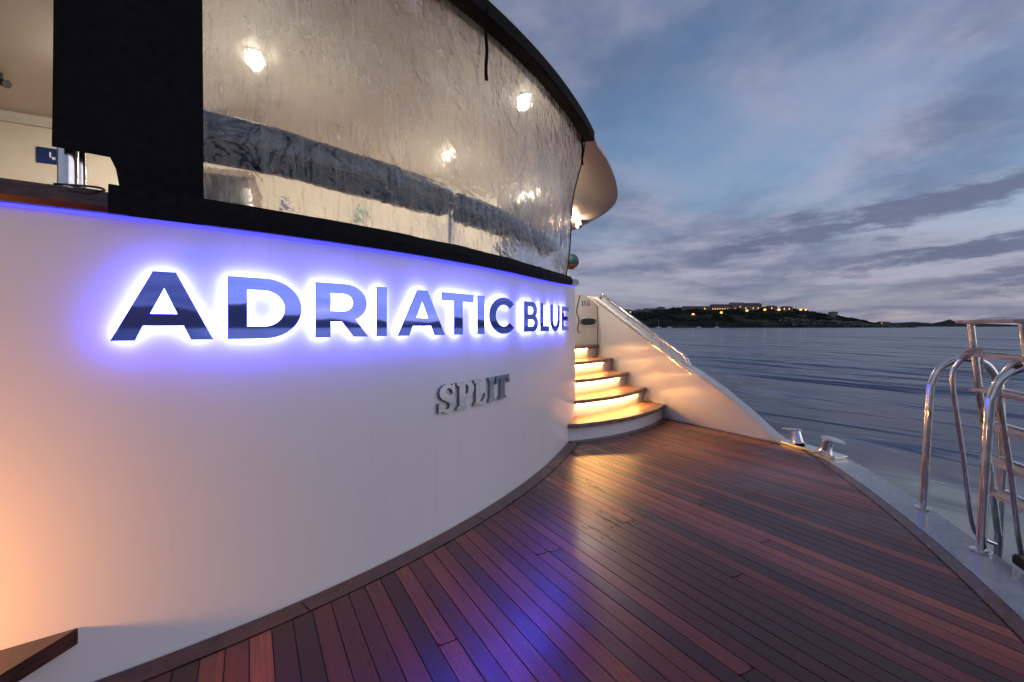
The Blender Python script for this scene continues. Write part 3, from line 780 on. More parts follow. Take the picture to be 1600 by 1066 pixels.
# ------------------------------------------------------------------ starboard stairs
def strip(i, d0, d1, z0, z1, x_end=4.895, n=26, xl=None):
    """solid between nosing curve + d0 and + d1, stopping at the transom"""
    xl = stair_left(i, d0)+0.002 if xl is None else xl
    if xl > XC-0.02: xl = 3.434
    vs = []; xs = frange(xl, x_end, n)
    for x in xs:
        ya = front(i, x)+d0; yb = front(i, x)+d1
        if x < 3.432: ya = min(ya, wy(x)-.001); yb = min(yb, wy(x)-.0005)
        vs += [(x, ya, z0), (x, yb, z0), (x, yb, z1), (x, ya, z1)]
    fs = [(k*4+j, (k+1)*4+j, (k+1)*4+(j+1) % 4, k*4+(j+1) % 4) for k in range(n) for j in range(4)]
    fs += [(0, 1, 2, 3), tuple(n*4+j for j in (3, 2, 1, 0))]
    return MB().add(vs, fs)
def build_stairs():
    st = thing('staircase', 'curved teak staircase of five treads with warm light under each nosing', 'staircase', (4.2, 4.2, 0))
    for i in range(5):
        zt = RISE*(i+1); zb = zt-0.045
        tr = strip(i, 0.0, 0.075, zb, zt).build('tread', 'nosing', st)
        for k in range(4):
            a = 0.078+0.0815*k
            if i == 4 and k > 1: continue
            b = strip(i, a, a+0.078, zb+0.01, zt-0.001).build('board', 'stair_teak', None); b.parent = tr; b.location = (0, 0, 0)
        strip(i, 0.05, 0.068, RISE*i-0.004 if i else -0.004, zb).build('riser', 'gelcoat', st)
        if i:
            xl = max(stair_left(i, 0.03)+0.03, 3.0)
            strip(i, 0.026, 0.040, zb-0.007, zb-0.0005, 4.66-0.03*i, 20, xl if xl < XC-.02 else 3.46).build('glow_strip', 'warm_led', st)
    # landing behind the top tread
    MB().box(3.434, 4.895, 5.60+0.06, 6.28, RISE*5-0.04, RISE*5-0.002).build('landing', 'stair_teak', st)
build_stairs()

# ------------------------------------------------------------------ bulwark on the starboard side with hand rail
BZ = [(2.72, 0.004), (2.86, 0.06), (3.15, 0.27), (3.53, 0.51), (4.07, 0.775), (4.9, 1.245), (5.78, 1.735), (6.3, 1.79), (9.0, 1.85)]
def bz(y):
    for a, b in zip(BZ, BZ[1:]):
        if a[0] <= y <= b[0]: return a[1]+(b[1]-a[1])*(y-a[0])/(b[0]-a[0])
    return 0
def build_bulwark():
    ys = frange(2.72, 9.0, 90); vs = []
    for y in ys:
        z = max(bz(y), .004)
        vs += [(4.905, y, -0.004), (4.905, y, z-min(.02, z*.5)), (4.925, y, z), (5.055, y, z), (5.075, y, z-min(.02, z*.5)), (5.075, y, -0.004)]
    n = len(ys); k = 6
    fs = [(i*k+j, (i+1)*k+j, (i+1)*k+(j+1) % k, i*k+(j+1) % k) for i in range(n-1) for j in range(k)] + [tuple(range(k)), tuple(reversed(range((n-1)*k, n*k)))]
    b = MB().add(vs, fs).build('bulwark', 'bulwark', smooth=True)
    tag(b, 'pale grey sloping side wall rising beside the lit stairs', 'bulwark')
    hr = thing('hand_rail', 'polished steel hand rail sloping down the side wall by the stairs', 'hand rail', (4.97, 4.1, bz(4.1)))
    def rp(y, dz): return Vector((4.965, y, bz(y)+dz))
    pts = [rp(5.72, 0.0), rp(5.70, 0.085), rp(4.6, 0.085), rp(4.03, 0.085), rp(3.98, 0.0)]
    MB().tube(fillet(pts, 0.07), 0.024, 14).build('rail', 'steel', hr, smooth=True)
    for y in (4.45, 5.1):
        MB().tube([rp(y, -0.01), rp(y, 0.08)], 0.011, 10).build('bracket', 'steel', hr, smooth=True)
    MB().sweep([(4.905, y) for y in frange(3.9, 5.76, 20)], [(0.0, lambda p: bz(p[1])-0.055), (-0.012, lambda p: bz(p[1])-0.055), (-0.012, lambda p: bz(p[1])-0.035), (0.0, lambda p: bz(p[1])-0.035)]).build('trim_strip', 'steel', b)
build_bulwark()

def build_cabinet():
    """cream mooring locker closing the head of the stairs"""
    z0 = RISE*5-0.002; zt = 1.76
    c = thing('mooring_locker', 'cream locker at the head of the stairs with an oval chrome hawse hole', 'locker', (4.55, 5.75, z0))
    x0, x1 = 4.20, 4.895; y0, y1 = 5.70, 6.27
    m = MB(); prof = [(x0, z0), (x1, z0), (x1, 1.60), (4.62, zt), (x0, zt)]
    n = len(prof)
    m.add([(a, y0, b) for a, b in prof]+[(a, y1, b) for a, b in prof], [tuple(range(n)), tuple(reversed(range(n, 2*n)))]+[(i, (i+1) % n, n+(i+1) % n, n+i) for i in range(n)])
    m.build('body', 'cream', c, bevel=0.012)
    hc = hit_y(918.5, 503, y0); 
    def oval(rx, rz, y, n=28): return [Vector((hc.x+rx*(abs(math.cos(a))**.6)*(1 if math.cos(a) > 0 else -1), y, hc.z+rz*(abs(math.sin(a))**.6)*(1 if math.sin(a) > 0 else -1))) for a in [2*math.pi*i/n for i in range(n)]]
    ov = oval(0.155, 0.062, y0-0.006); MB().tube(ov+[ov[0]], 0.012, 8, cap=False).build('hawse_ring', 'steel', c, smooth=True)
    f = oval(0.150, 0.057, y0-0.003); MB().add(f, [tuple(range(len(f)))]).build('hawse_opening', 'black', c)
    for nm, u0, u1, mt in (('green_sticker', 909, 914.5, 'green_sign'), ('red_sticker', 916.5, 921.5, 'red_sign')):
        a = hit_y(u0, 470, y0); b = hit_y(u1, 478, y0)
        s_ = MB().box(a.x, b.x, y0-0.003, y0-0.001, b.z, a.z).build(nm, mt, c)
        cx, cz = (a.x+b.x)/2, (a.z+b.z)/2; hx = (b.x-a.x)*.30; hz = (a.z-b.z)*.34
        p = MB()
        if nm.startswith('g'):
            for q in (-1, 0, 1): p.obox((cx, y0-.004, cz+q*hz*.8), Vector((.8, 0, -.6)).normalized(), Vector((0, 1, 0)), Vector((.6, 0, .8)), hx*1.1, .0006, hz*.2)
        else:
            p.box(cx-hx*.35, cx+hx*.35, y0-.0046, y0-.0034, cz-hz, cz+hz*.2); p.box(cx-hx, cx+hx, y0-.0046, y0-.0034, cz+hz*.35, cz+hz)
        q_ = p.build('print', 'print', None); q_.parent = s_; q_.location = (0, 0, 0)
    k = at(908, 447, 7.0)
    b = thing('mooring_bollard', 'small black bollard on top of the cream locker', 'bollard', (4.42, 5.9, zt))
    MB().tube([(4.42, 5.9, zt-.002), (4.42, 5.9, zt+.05)], [.05, .045], 14).build('post', 'black', b, smooth=True)
    MB().tube([(4.42, 5.9, zt+.05), (4.42, 5.9, zt+.06), (4.42, 5.9, zt+.095), (4.42, 5.9, zt+.105)], [.07, .12, .12, .09], 18).build('cap', 'black', b, smooth=True)
    # hanging dark line beside the locker
    pts = [at(906, 462, 6.9), at(903, 475, 6.85), at(901, 488, 6.8), at(904.5, 500, 6.8), at(902.5, 515, 6.85), at(905, 521, 6.85)]
    o = MB().tube(bez(pts), 0.009, 8).build('mooring_line', 'navy_rope', smooth=True)
    tag(o, 'dark blue line hanging down between stern wall and cream locker', 'rope')
build_cabinet()

# ------------------------------------------------------------------ centre steps (one corner shows) with their warm lights
def build_centre_steps():
    t = thing('centre_steps', 'teak topped step against the stern wall beside a warm orange glow', 'steps', (-2.0, 1.8, 0))
    xr = wall_x(122)
    def slab(xa, wdt, dep, z0, z1, off):
        c_ = dep*0.77
        pts = [(xa, wy(xa)-.002), (xa-c_, wy(xa)-dep), (xa-wdt+c_, wy(xa-wdt)-dep), (xa-wdt, wy(xa-wdt)-.002)]
        back = [(x, wy(x)-0.002) for x in frange(xa-wdt, xa, 16)][1:-1]
        return MB().prism(pts + back, z0, z1)
    slab(xr, 2.6, 0.46, 0.15, 0.205, 0).build('tread', 'dark_teak', t)
    slab(xr-0.14, 2.32, 0.36, 0.0, 0.15, 0).build('base', 'gelcoat', t)
    xb = xr-0.62
    slab(xb, 1.36, 0.26, 0.40, 0.445, 0).build('tread', 'margin_teak', t)
    slab(xb-0.05, 1.26, 0.16, 0.205, 0.40, 0).build('base', 'gelcoat', t)
    led = []
    for i in range(15):
        a = math.pi*i/28; x = xb-0.68+0.68*math.cos(a)
        led.append((x, wy(x)-0.012-0.24*max(0, math.sin(a))**0.75, 0.394))
    MB().tube(led, 0.006, 6).build('glow_strip', 'warm_led', t)
build_centre_steps()
def courtesy_lamp():
    p = W(-1.2, 0.0, 0.33); q = W(-1.2, 0.38, 0.33); t = thing('courtesy_lamp', 'warm courtesy lamp on the stern wall over the centre step', 'lamp', p)
    MB().tube([p, q], 0.012, 10).build('arm', 'steel', t, smooth=True)
    MB().sphere(q, 0.03, 14, 8).build('bulb', 'warm_led', t, smooth=True)
    l = bpy.data.lights.new('courtesy_lamp_light', 'POINT'); l.energy = 35.0; l.color = (1.0, 0.36, 0.045); l.shadow_soft_size = 0.035
    lo = bpy.data.objects.new('courtesy_lamp_light', l); COL.objects.link(lo); lo.parent = t; lo.location = W(-1.2, 0.425, 0.33)-p
courtesy_lamp()

# ------------------------------------------------------------------ roof over the after deck
def roof_edge():
    pts = []
    for x in frange(-8.0, 3.15, 60):
        o_ = max(0.02, 0.05+0.10*(x-1.3)); p = W(x, o_); pts.append((p.x, p.y))
    pts += [(3.62, 4.22), (3.98, 4.47), (4.28, 4.70), (4.55, 4.92), (4.77, 5.11), (4.96, 5.30), (5.10, 5.49), (5.20, 5.70), (5.28, 5.92), (5.36, 6.2), (5.44, 6.6), (5.50, 7.0), (5.53, 7.45), (5.55, 8.2), (5.56, 9.5), (5.56, 14.0)]
    return pts
RZ = [(-9, 3.395), (4.5, 3.395), (4.85, 3.37), (5.2, 3.295), (5.47, 3.225), (5.8, 3.18), (6.4, 3.15), (7.0, 3.12), (9.0, 3.10), (20, 3.10)]
def rz_(y):
    for a, b in zip(RZ, RZ[1:]):
        if a[0] <= y <= b[0]:
            return a[1]+(b[1]-a[1])*(y-a[0])/(b[0]-a[0])
    return 3.1
def build_roof():
    ed = roof_edge(); n = len(ed); m = MB()
    rows = [(1.0, 0.0), (1.0, .0)]
    # underside as rings shrinking toward a spine far forward, so it can slope gently
    spine = (-1.2, 9.0); fr = [0, .015, .05, .15, .35, .6, .85, 1.0]
    vs = []
    for (x, y) in ed:
        for f in fr:
            q = (x+(spine[0]-x)*f*(1 if x > -1.2 else 1), y+(max(spine[1], y)-y)*f)
            lift = -0.02 if f == 0 else (0.0)
            z = rz_(y)*(1-f)+3.34*f
            vs.append((q[0], q[1], z - (0.012 if f > 0.01 else 0.0) + (0.02 if f == 0 else 0)))
    k = len(fr)
    fs = [(i*k+j, i*k+j+1, (i+1)*k+j+1, (i+1)*k+j) for i in range(n-1) for j in range(k-1)]
    m.add(vs, fs)
    # fascia and top
    o = len(m.v); vs = []
    for (x, y) in ed: vs += [(x, y, rz_(y)+0.02), (x-.01, y+.005, rz_(y)+0.075), (x-.05, y+.03, rz_(y)+0.11)]
    m.add(vs, [(i*3+j, (i+1)*3+j, (i+1)*3+j+1, i*3+j+1) for i in range(n-1) for j in range(2)])
    o = len(m.v); vs = []
    for (x, y) in ed: vs += [(x-.05, y+.03, rz_(y)+0.11), (-1.2, max(9.0, y), 3.75)]
    m.add(vs, [(i*2, (i+1)*2, (i+1)*2+1, i*2+1) for i in range(n-1)])
    r = m.build('roof_overhang', 'ceiling', smooth=True)
    tag(r, 'beige roof overhang with a rounded wing sweeping out past the clear curtain', 'roof')
    # dark awning beam along the after edge
    path = []
    for x in frange(-7.5, 3.17, 70): path.append((W(x, max(0.02, 0.05+0.10*(x-1.3))).x, W(x, max(0.02, 0.05+0.10*(x-1.3))).y))
    MB().sweep(path, [(0.018, 3.325), (0.018, 3.425), (-0.0, 3.435), (-0.155, 3.435), (-0.155, 3.325)]).build('edge_beam', 'black_canvas', r)
    return r
ROOF = build_roof()

# ------------------------------------------------------------------ clear curtain and black canvas
def hang_strap(u, v0, v1, depth, label):
    a = at(u, v0, depth); b = at(u, v1, depth); n = 10; pts = [a+(b-a)*i/n+Vector((0.004*math.sin(i*1.3), 0, 0)) for i in range(n+1)]
    m = MB(); d = RT*0.011; e = FW*0.002
    for i in range(n):
        p, q = pts[i], pts[i+1]
        m.add([p-d-e, p+d-e, q+d-e, q-d-e, p-d+e, p+d+e, q+d+e, q-d+e], [(0, 1, 2, 3), (7, 6, 5, 4), (0, 4, 5, 1), (1, 5, 6, 2), (3, 2, 6, 7), (0, 3, 7, 4)])
    return tag(m.build('canvas_strap', 'black_canvas'), label, 'strap')
def build_curtain():
    cu = thing('clear_curtain', 'wrinkled clear vinyl curtain enclosing the lit after deck above the stern wall', 'curtain', W(1.2, 0.02, ZT+.08))
    xL = wall_x(311); nx_, nz = 90, 44; vs = []
    zb = lambda x: 1.735+0.75*sheer((x, 0))
    for j in range(nz+1):
        f = j/nz
        for i in range(nx_+1):
            g = i/nx_
            xr = 2.84+0.36*f - 0.05*math.sin(math.pi*f)
            xl = xL - 0.012*math.sin(f*3.0)
            x = xl+(xr-xl)*g
            top = 3.345; z = zb(x)+(top-zb(x))*f
            off_t = max(0.02, 0.05+0.10*(x-1.3))-0.10
            off = 0.02*(1-f)+off_t*f
            off += 0.012*math.sin(math.pi*f)*noise.noise(Vector((x*2.2, f*1.6, 3))) + 0.007*noise.noise(Vector((x*6, f*3.0, 8)))*min(1, 4*f*(1-f)+.1)
            if g > 0.93: off += 0.012*((g-.93)/.07)*math.sin(f*9)
            p = W(x, off, z); vs.append(tuple(p))
    fs = [(j*(nx_+1)+i, j*(nx_+1)+i+1, (j+1)*(nx_+1)+i+1, (j+1)*(nx_+1)+i) for j in range(nz) for i in range(nx_)]
    nn = len(vs); q_ = nx_+1
    vs2 = [(p[0]-0.0010, p[1]+0.0025, p[2]) for p in vs]
    rim_ = [i for i in range(q_)] + [j*q_+nx_ for j in range(1, nz+1)] + [nz*q_+i for i in range(nx_-1, -1, -1)] + [j*q_ for j in range(nz-1, 0, -1)]
    fr_ = [(a, b, b+nn, a+nn) for a, b in zip(rim_, rim_[1:]+rim_[:1])]
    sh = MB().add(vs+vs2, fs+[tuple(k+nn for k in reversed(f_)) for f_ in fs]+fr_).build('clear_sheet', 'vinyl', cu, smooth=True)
    sh.data.materials.append(MT['vinyl_back']); yo = cu.location
    for pl in sh.data.polygons:
        if pl.vertices[0] >= nn and pl.vertices[1] >= nn and pl.vertices[2] >= nn: pl.material_index = 1
    # free edge hem on the right
    hem = [Vector(vs[j*(nx_+1)+nx_]) for j in range(nz+1)]
    MB().tube(hem, 0.008, 6).build('edge_hem', 'black_canvas', cu, smooth=True)
    # black canvas skirt along the wall top
    xs = frange(wall_x(170), 2.965, 60); path = [(x, wy(x)) for x in xs]
    zs = lambda p: sheer((p[0], 0))
    sk = MB(); n = 0; vv = []
    for x in xs:
        k = 0.006*noise.noise(Vector((x*4, 1, 2))) + 0.010*noise.noise(Vector((x*14, 4, 2)))*(1 if x > 1.4 else .3)
        zlo = ZT+.002+sheer((x, 0)); zhi = 1.752+0.75*sheer((x, 0))+0.5*k
        vv += [tuple(W(x, 0.050+k*.4, zlo)), tuple(W(x, 0.060+k, (zlo+zhi)/2)), tuple(W(x, 0.034+k*.5, zhi)), tuple(W(x, 0.026+k*.5, zhi)), tuple(W(x, 0.048, (zlo+zhi)/2)), tuple(W(x, 0.046, zlo))]
    sk.add(vv, [(i*6+j, (i+1)*6+j, (i+1)*6+(j+1) % 6, i*6+(j+1) % 6) for i in range(len(xs)-1) for j in range(6)])
    sk.build('bottom_skirt', 'black_canvas', cu, smooth=True)
    # black canvas panel on the left
    bp = MB(); nu = 26; nzz = 30; vv = []
    uA = wall_x(84); uB = wall_x(178); uC = xL+0.010
    for j in range(nzz+1):
        f = j/nzz
        for i in range(nu+1):
            g = i/nu; x = uA+(uC-uA)*g
            cut = 1.85 - 0.008*g if x < uB else (1.645 if x > uB+0.03 else 1.85-(x-uB)/0.03*0.2)
            lo = max(cut, 1.648); hi = 3.345; z = lo+(hi-lo)*f
            off = 0.036*(1-f) + (-0.045)*f + 0.012*(1-g)*math.sin(g*5)*math.sin(math.pi*f) + 0.012*g*math.sin(math.pi*f)
            vv.append(tuple(W(x+0.012*math.sin(f*3)*(1-g)-0.03*f*(1-g), off, z)))
    for j in range(nzz+1):
        for i in range(nu+1):
            p = vv[j*(nu+1)+i]; vv.append((p[0], p[1]+0.006, p[2]))
    q = (nzz+1)*(nu+1)
    ff = [(j*(nu+1)+i, j*(nu+1)+i+1, (j+1)*(nu+1)+i+1, (j+1)*(nu+1)+i) for j in range(nzz) for i in range(nu)]
    ff += [tuple(k+q for k in reversed(f_)) for f_ in ff]
    bp.add(vv, ff).build('canvas_panel', 'black_canvas', cu, smooth=True)
    # sewn vertical seam below the long strap
    a, b = at(750, 55, 3.33), at(746, 132, 3.33)
    MB().tube([a, (a+b)/2+Vector((.004, 0, 0)), b], 0.004, 6).build('seam', 'black', cu)
build_curtain()
hang_strap(760, 10, 126, 3.02, 'long thin black strap hanging from the awning beam over the clear curtain')
hang_strap(910, 196, 258, 5.0, 'short black strap hanging at the end of the awning beam')

# ------------------------------------------------------------------ padded rails, stanchions and the small gear on the wall top
ZR = 2.06
def build_padded(x0, x1, r, label, off=-0.135):
    t = thing('padded_rail', label, 'padded rail', W((x0+x1)/2, off, ZR), 'padded rails behind the curtain')
    xs = frange(x0, x1, 40); n = len(xs)
    pts = [W(x, off, ZR+0.008*noise.noise(Vector((x*3, 0, 0)))) for x in xs]
    rs = [r*(1+0.05*noise.noise(Vector((x*5, 3, 0)))) * (0.55 if i in (0, n-1) else (0.86 if i in (1, n-2) else 1)) for i, x in enumerate(xs)]
    MB().tube(pts, rs, 20).build('cover', 'roll', t, smooth=True)
    # zip cord along the cover
    MB().tube([W(x, off+r*0.98, ZR-0.035+.004*noise.noise(Vector((x*5, 8, 0)))) for x in frange(x0+.05, x1-.05, 40)], 0.006, 6).build('piping', 'brown', t)
    return t
xm = wall_x(728)
build_padded(wall_x(150), xm-0.01, 0.108, 'long navy vinyl covered rail roll behind the curtain ending at the steel stanchion')
build_padded(xm+0.03, wall_x(879), 0.104, 'short navy vinyl covered rail roll running on to the curtain edge')
def stanchion(x, off, z0, z1, r, label, name='stanchion'):
    p = W(x, off, z0); t = thing(name, label, 'stanchion', p)
    MB().tube([(p.x, p.y, z0), (p.x, p.y, z1)], r, 14).build('post', 'steel', t, smooth=True)
    MB().tube([(p.x, p.y, z0), (p.x, p.y, z0+.012)], r*1.9, 16).build('foot', 'steel', t, smooth=True)
zc = ZT+.078-.001
stanchion(xm+0.01, -0.135, zc, ZR-0.02, 0.018, 'thin steel stanchion between the two padded rail rolls')
def twin_posts():
    t = thing('twin_post', 'pair of short polished steel posts on the cap rail under the black canvas', 'post', W(wall_x(112), -0.05, zc))
    a = W(wall_x(105), -0.03, zc); b = W(wall_x(124), -0.05, zc)
    MB().tube([a, a+Vector((0, 0, .30))], 0.029, 18).build('post', 'steel', t, smooth=True)
    MB().tube(fillet([b, b+Vector((0, 0, .17)), b+Vector((-.03, .03, .30))], .05), 0.015, 12).build('post', 'steel', t, smooth=True)
    pts = [a+Vector((-.03, -.03, .012)), W(wall_x(150), 0.0, zc+.02), W(wall_x(163), 0.02, zc+.006), W(wall_x(140), 0.05, zc-.004), W(wall_x(105), 0.05, zc+.004)]
    o = MB().tube(bez(pts), 0.004, 8).build('lashing_cord', 'black', smooth=True)
    tag(o, 'thin black elastic cord looped at the foot of the twin posts', 'cord')
twin_posts()
def covered_ball():
    c = at(892, 409, 5.55); z_ = ZT+.078+sheer((3.35, 0))
    t = thing('covered_ball', 'round teal and tan covered ball on a steel post at the stairs corner', 'covered ball', (c.x, c.y, c.z-.1))
    MB().sphere(c, 0.098, 20, 8, a0=0, a1=math.pi*0.62).build('cover', 'teal', t, smooth=True)
    MB().sphere(c, 0.096, 20, 6, a0=math.pi*0.60, a1=math.pi).build('lower_cover', 'tan', t, smooth=True)
    p = at(886, 440, 5.45); MB().tube(fillet([(p.x, p.y, 1.70), (p.x, p.y, c.z+.03), (c.x, c.y, c.z+0.07)], .03), 0.014, 10).build('post', 'steel', t, smooth=True)
covered_ball()

# ------------------------------------------------------------------ inside of the after deck: bulkhead, plaques, lights
def build_inside():
    bk = MB().box(-9, 3.40, 6.3, 6.42, 0.9, 3.40).build('cabin_bulkhead', 'cream')
    tag(bk, 'cream cabin wall at the forward end of the enclosed after deck', 'wall')
    MB().box(-9, 3.40, 6.27, 6.2995, 3.24, 3.30).build('cornice', 'ceiling', bk, bevel=.004)
    fl = MB().box(-8.9, 3.28, 4.6, 6.28, 0.86, 0.945).build('after_deck_floor', 'stair_teak'); tag(fl, kind='structure')
    sd = MB().box(3.31, 3.40, 6.43, 13.0, 0.9, 3.0).build('cabin_wall', 'cream'); tag(sd, 'cream side of the cabin beside the walkway', 'wall')
    d = thing('cabin_door', 'brown framed dark glass door in the cream cabin wall', 'door', (-0.5, 6.29, .945))
    MB().box(-0.95, -0.87, 6.262, 6.299, .945, 3.0).build('jamb', 'brown', d); MB().box(0.02, 0.10, 6.262, 6.299, .945, 3.0).build('jamb', 'brown', d)
    MB().box(-0.95, 0.10, 6.262, 6.299, 3.001, 3.07).build('lintel', 'brown', d); MB().box(-0.869, 0.019, 6.275, 6.2985, .945, 3.0).build('pane', 'dark_glass', d)
    def plaque(u0, v0, u1, v1, m, label, cat='sign'):
        a = hit_y(u0, v0, 6.29); b = hit_y(u1, v1, 6.29)
        t = tag(MB().box(a.x, b.x, 6.285, 6.2995, b.z, a.z).build('wall_plaque', m), label, cat)
        w_, h_ = b.x-a.x, a.z-b.z; p = MB()
        for k in range(4): p.box(a.x+w_*(.36+.13*k), a.x+w_*(.44+.13*k), 6.2825, 6.2845, b.z+h_*(.28+.05*(k % 2)), b.z+h_*.45)
        p.box(a.x+w_*.30, a.x+w_*.34, 6.2825, 6.2845, b.z+h_*.4, b.z+h_*.75)
        q = p.build('print', 'print', None); q.parent = t
    plaque(57, 229, 124, 262, 'blue_sign', 'long blue plaque with white print behind the twin posts')
    plaque(436, 312, 452, 324, 'blue_sign', 'small blue plaque low on the cabin wall seen through the curtain')
    plaque(556, 328, 572, 343, 'green_sign', 'small green safety plaque low on the cabin wall seen through the curtain')
build_inside()
def downlight(x, y, z, power, label, r=0.055, sz=0.05, col=(1.0, 0.88, 0.71)):
    t = thing('downlight', label, 'downlight', (x, y, z), 'ceiling downlights of the after deck')
    ring = [(x+math.cos(2*math.pi*i/20)*r*1.2, y+math.sin(2*math.pi*i/20)*r*1.2, z-.004) for i in range(20)]
    MB().tube(ring+[ring[0]], 0.009, 8, cap=False).build('trim_ring', 'steel', t, smooth=True)
    MB().tube([(x, y, z+.01), (x, y, z-.008)], r, 20).build('lens', 'lens', t)
    l = bpy.data.lights.new('downlight_lamp', 'POINT'); l.energy = power*1.35; l.color = col; l.shadow_soft_size = sz
    lo = bpy.data.objects.new('downlight_lamp', l); COL.objects.link(lo); lo.parent = t; lo.location = (0, 0, -0.07)
def ceil_z(x, y):
    """height of the underside of the roof at a point"""
    dg = bpy.context.evaluated_depsgraph_get()
    ok, loc, _, _ = ROOF.ray_cast(Vector((x, y, 2.5)), Vector((0, 0, 1)))
    return loc.z if ok else 3.33
bpy.context.view_layer.update()
for (u, v, pw_, lb) in ((400, 84, 30, 'bright downlight over the long rail roll near the black canvas'),
                        (820, 150, 22, 'bright downlight close under the awning beam'),
                        (697, 240, 22, 'downlight well inside the curtain above the steel stanchion'),
                        (825, 300, 14, 'downlight over the inner corner near the walkway'),
                        (215, 110, 14, 'downlight hidden over the deck behind the black canvas'),
                        (897, 342, 12, 'downlight under the roof wing beside the security camera')):
    d = (3.34-EYE)*FPX/(510-v); z = 3.34
    for _ in range(6):
        p = at(u, v, d); z = ceil_z(p.x, p.y); d = (z-EYE)*FPX/(510-v)
    p = at(u, v, d); downlight(p.x, p.y, z, pw_, lb, col=(1.0, 0.62, 0.38) if 'wing' in lb else (1.0, 0.88, 0.71))
def small_ceiling_things():
    d = 8.0
    for _ in range(6):
        p = at(905, 347, d); z = ceil_z(p.x, p.y); d = (z-EYE)*FPX/(510-344)
    p = at(905, 344, d); p.z = ceil_z(p.x, p.y)
    t = thing('security_camera', 'small white dome camera under the roof wing', 'camera', p)
    MB().tube([p+Vector((0, 0, .01)), p-Vector((0, 0, .05))], .05, 14).build('mount', 'print', t, smooth=True)
    MB().sphere(p-Vector((0, 0, .10)), .062, 14, 8).build('housing', 'print', t, smooth=True)
    MB().sphere(p-Vector((0.01, .045, .115)), .028, 10, 6).build('lens', 'black', t, smooth=True)
    d = 3.4
    for _ in range(6):
        p = at(2, 126, d); z = ceil_z(p.x, p.y)-.06; d = (z-EYE)*FPX/(510-126)
    p.z = ceil_z(p.x, p.y)
    t = thing('spotlight', 'small dark spotlight hanging from the cream ceiling beyond the black canvas', 'spotlight', p)
    MB().tube([p+Vector((0, 0, .01)), p-Vector((0, 0, .05))], .012, 10).build('stem', 'black', t, smooth=True)
    a = p-Vector((0, 0, .06)); MB().tube([a-RT*.04, a+RT*.05-Vector((0, 0, .03))], [.025, .035], 14).build('head', 'black', t, smooth=True)
small_ceiling_things()

# ------------------------------------------------------------------ mooring bitts on the rim
def build_bitts():
    a = Vector((4.985, 2.74, 0.0)); b = Vector((4.83, 2.19, 0.0)); ax = (b-a).normalized(); ay = Vector((-ax.y, ax.x, 0)); up = Vector((0, 0, 1))
    c = (a+b)/2; t = thing('mooring_bitts', 'polished steel twin mooring bitts on the rim by the foot of the side wall', 'mooring bitts', c)
    MB().obox(c+up*.014, ax, ay, up, (b-a).length/2+.04, .085, .014).build('base_plate', 'steel', t, bevel=.008, smooth=True)
    for s_ in (-1, 1):
        p = c+ax*(s_*(b-a).length*0.27)+up*.027; lean = (ax*(s_*0.30)+up).normalized(); top = p+lean*.135
        MB().tube([p, p+lean*.012, p+lean*.03, top], [.070, .058, .052, .050], 20).build('post', 'steel', t, smooth=True)
        q = top+ax*(s_*.040); fx = (ax-up*0.10*s_).normalized()*1.0; n_ = 28; vs = []
        for (k_, dz) in ((.80, -.008), (1.0, 0.0), (1.0, .008), (.85, .015)):
            for i in range(n_):
                a_ = 2*math.pi*i/n_; vs.append(q + fx*(.115*k_*math.cos(a_)) + ay*(.070*k_*math.sin(a_)) + up*dz)
        fs = [(j*n_+i, j*n_+(i+1) % n_, (j+1)*n_+(i+1) % n_, (j+1)*n_+i) for j in range(3) for i in range(n_)] + [tuple(range(n_)), tuple(range(3*n_, 4*n_))]
        MB().add(vs, fs).build('head', 'steel', t, smooth=True)
build_bitts()

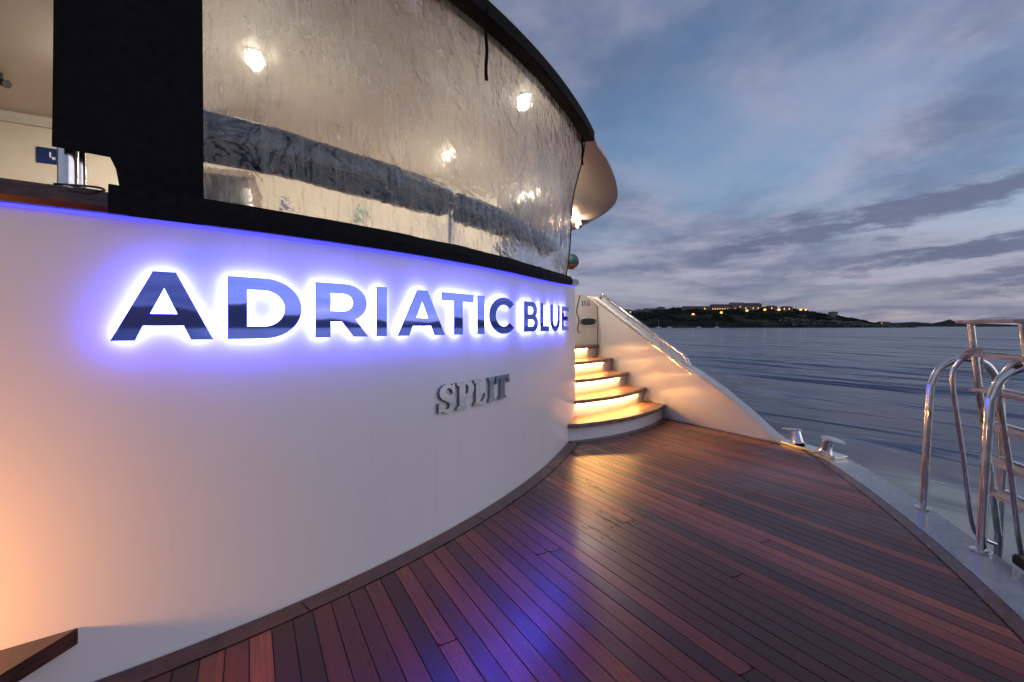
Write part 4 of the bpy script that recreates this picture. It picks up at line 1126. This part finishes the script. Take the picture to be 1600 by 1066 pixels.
# ------------------------------------------------------------------ bathing ladder folded up, and its two grab rails
def on_rim(x, o_): # o_ outward from teak edge
    sl = 0.18*(x+1.2); L = math.hypot(sl, 1); return Vector((x+o_*sl/L, ey(x)-o_/L, 0.0))
def build_ladder():
    fB = ground(1442, 795); fA = ground(1532, 862)
    tan = (fB-fA).normalized(); outw = Vector((tan.y, -tan.x, 0))
    if outw.x < 0: outw = -outw
    up = Vector((0, 0, 1))
    for f, lb, sp in ((fB, 'tall steel grab rail hoop beside the bathing ladder, the one nearer the mooring bitts', 0.40),
                      (fA, 'tall steel grab rail hoop beside the bathing ladder, the one farther from the mooring bitts', 0.40)):
        t = thing('grab_rail', lb, 'grab rail', f, 'grab rails of the bathing ladder')
        p0 = f-up*.002; p1 = f+up*0.90+outw*0.04; p2 = f+up*1.05+outw*0.20; p3 = f+up*0.98+outw*(sp+.02); p4 = f-up*0.62+outw*(sp-.02)
        path = [p0, f+up*.3+outw*.013, f+up*.6+outw*.028] + bez([f+up*.84+outw*.04, f+up*.965+outw*.09, f+up*1.03+outw*.20, f+up*1.0+outw*.33, f+up*.88+outw*.40], 6) + [f+up*.4+outw*.42, p4]
        MB().tube(path, 0.0225, 16).build('rail', 'steel', t, smooth=True)
        MB().tube([f-up*.001, f+up*.010, f+up*.016], [.047, .047, .035], 18).build('foot_flange', 'steel', t, smooth=True)
        for k in range(3):
            a = 2*math.pi*k/3+.5; q = f+Vector((math.cos(a)*.037, math.sin(a)*.037, .010))
            MB().tube([q, q+up*.006], .006, 8).build('bolt', 'steel', t, smooth=True)
    # ladder: two stiles outboard of the rim, wooden rungs between them
    sL = at(1545, 640, 2.86); base = Vector((sL.x, sL.y, 0))
    lad = thing('bathing_ladder', 'folded up steel bathing ladder with pale wooden rungs lashed above the rim', 'ladder', base+outw*.05)
    top_lean = at(1516, 506, 2.86) - at(1556, 800, 2.86)
    wid = 0.46
    for k in (0, 1):
        o_ = -tan*(wid*k)
        a = at(1560, 835, 2.86)+o_; b = at(1516, 506, 2.86)+o_
        pts = [a, a+(b-a)*.5, b]
        MB().tube(pts, 0.0185, 14).build('stile', 'steel', lad, smooth=True)
        # curved inner handle of each stile
        h0 = at(1555, 850, 2.98)+o_; h1 = at(1519, 826, 2.98)+o_; h2 = at(1503, 700, 2.98)+o_; h3 = at(1488, 597, 2.98)+o_; h4 = at(1497, 568, 2.96)+o_; h5 = at(1522, 551, 2.90)+o_
        MB().tube(bez([h0, h0*.45+h1*.55-up*.015, h1+Vector((0, 0, .04)), h2, h3, h4, h5], 6), 0.014, 12).build('handle', 'steel', lad, smooth=True)
    top = at(1516, 506, 2.86)
    # looped top bar
    e = top-tan*wid
    MB().tube(bez([top-tan*.01+outw*.0, top-tan*.05+outw*.05+up*.02, top-tan*(wid*.5)+outw*.09+up*.025, e+tan*.05+outw*.05+up*.02, e], 6), 0.0165, 12).build('top_bar', 'steel', lad, smooth=True)
    for (u, v, w2) in ((1515, 503, .075), (1524, 554, .06), (1535, 609, .06), (1543, 663, .06), (1551, 718, .06), (1557, 770, .06)):
        p = at(u, v, 2.86); c = p-tan*(wid/2)-tan*0.0+up*.0
        MB().obox(c-outw*.005, tan, outw, up, wid/2+.045, w2/2+.012, .010).build('rung', 'ladder_wood', lad, bevel=.004)
        MB().obox(c+outw*.055+up*.012, tan, outw, up, wid/2+.02, .014, .007).build('rung_bracket', 'steel', lad, bevel=.003)
    # rope lashing
    c = at(1521, 550, 2.84); pts = []
    for i in range(60):
        a = i*0.62; pts.append(c+Vector((math.cos(a)*.034, math.sin(a)*.034, -.025+.05*i/60+.010*math.sin(a*.7))))
    pts += [c+Vector((.03, -.03, -.03)), c+Vector((.02, -.035, -.08)), c+Vector((.035, -.03, -.125)), c+Vector((.012, -.035, -.135)), c+Vector((.018, -.035, -.07))]
    d0 = at(1502, 556, 2.92)
    pts = [c, d0, d0-up*.02, c+up*.01, d0+up*.012, c-up*.01]+pts
    o = MB().tube(bez(pts, 3), 0.0062, 7).build('rope_lashing', 'rope', smooth=True)
    tag(o, 'pale rope lashing tying the bathing ladder to the grab rail', 'rope')
    # dark hinge tray of the ladder beside the rim
    q = fA+outw*.235-up*.05-tan*.26
    tr = MB().obox(q, tan, outw, up, .36, .055, .03).build('ladder_socket', 'black', bevel=.01); tag(tr, 'black hinge socket of the bathing ladder along the outer rim', 'ladder socket')
    MB().obox(q+outw*.075, tan, outw, up, .37, .012, .034).build('steel_edge', 'steel', tr, bevel=.004)
build_ladder()
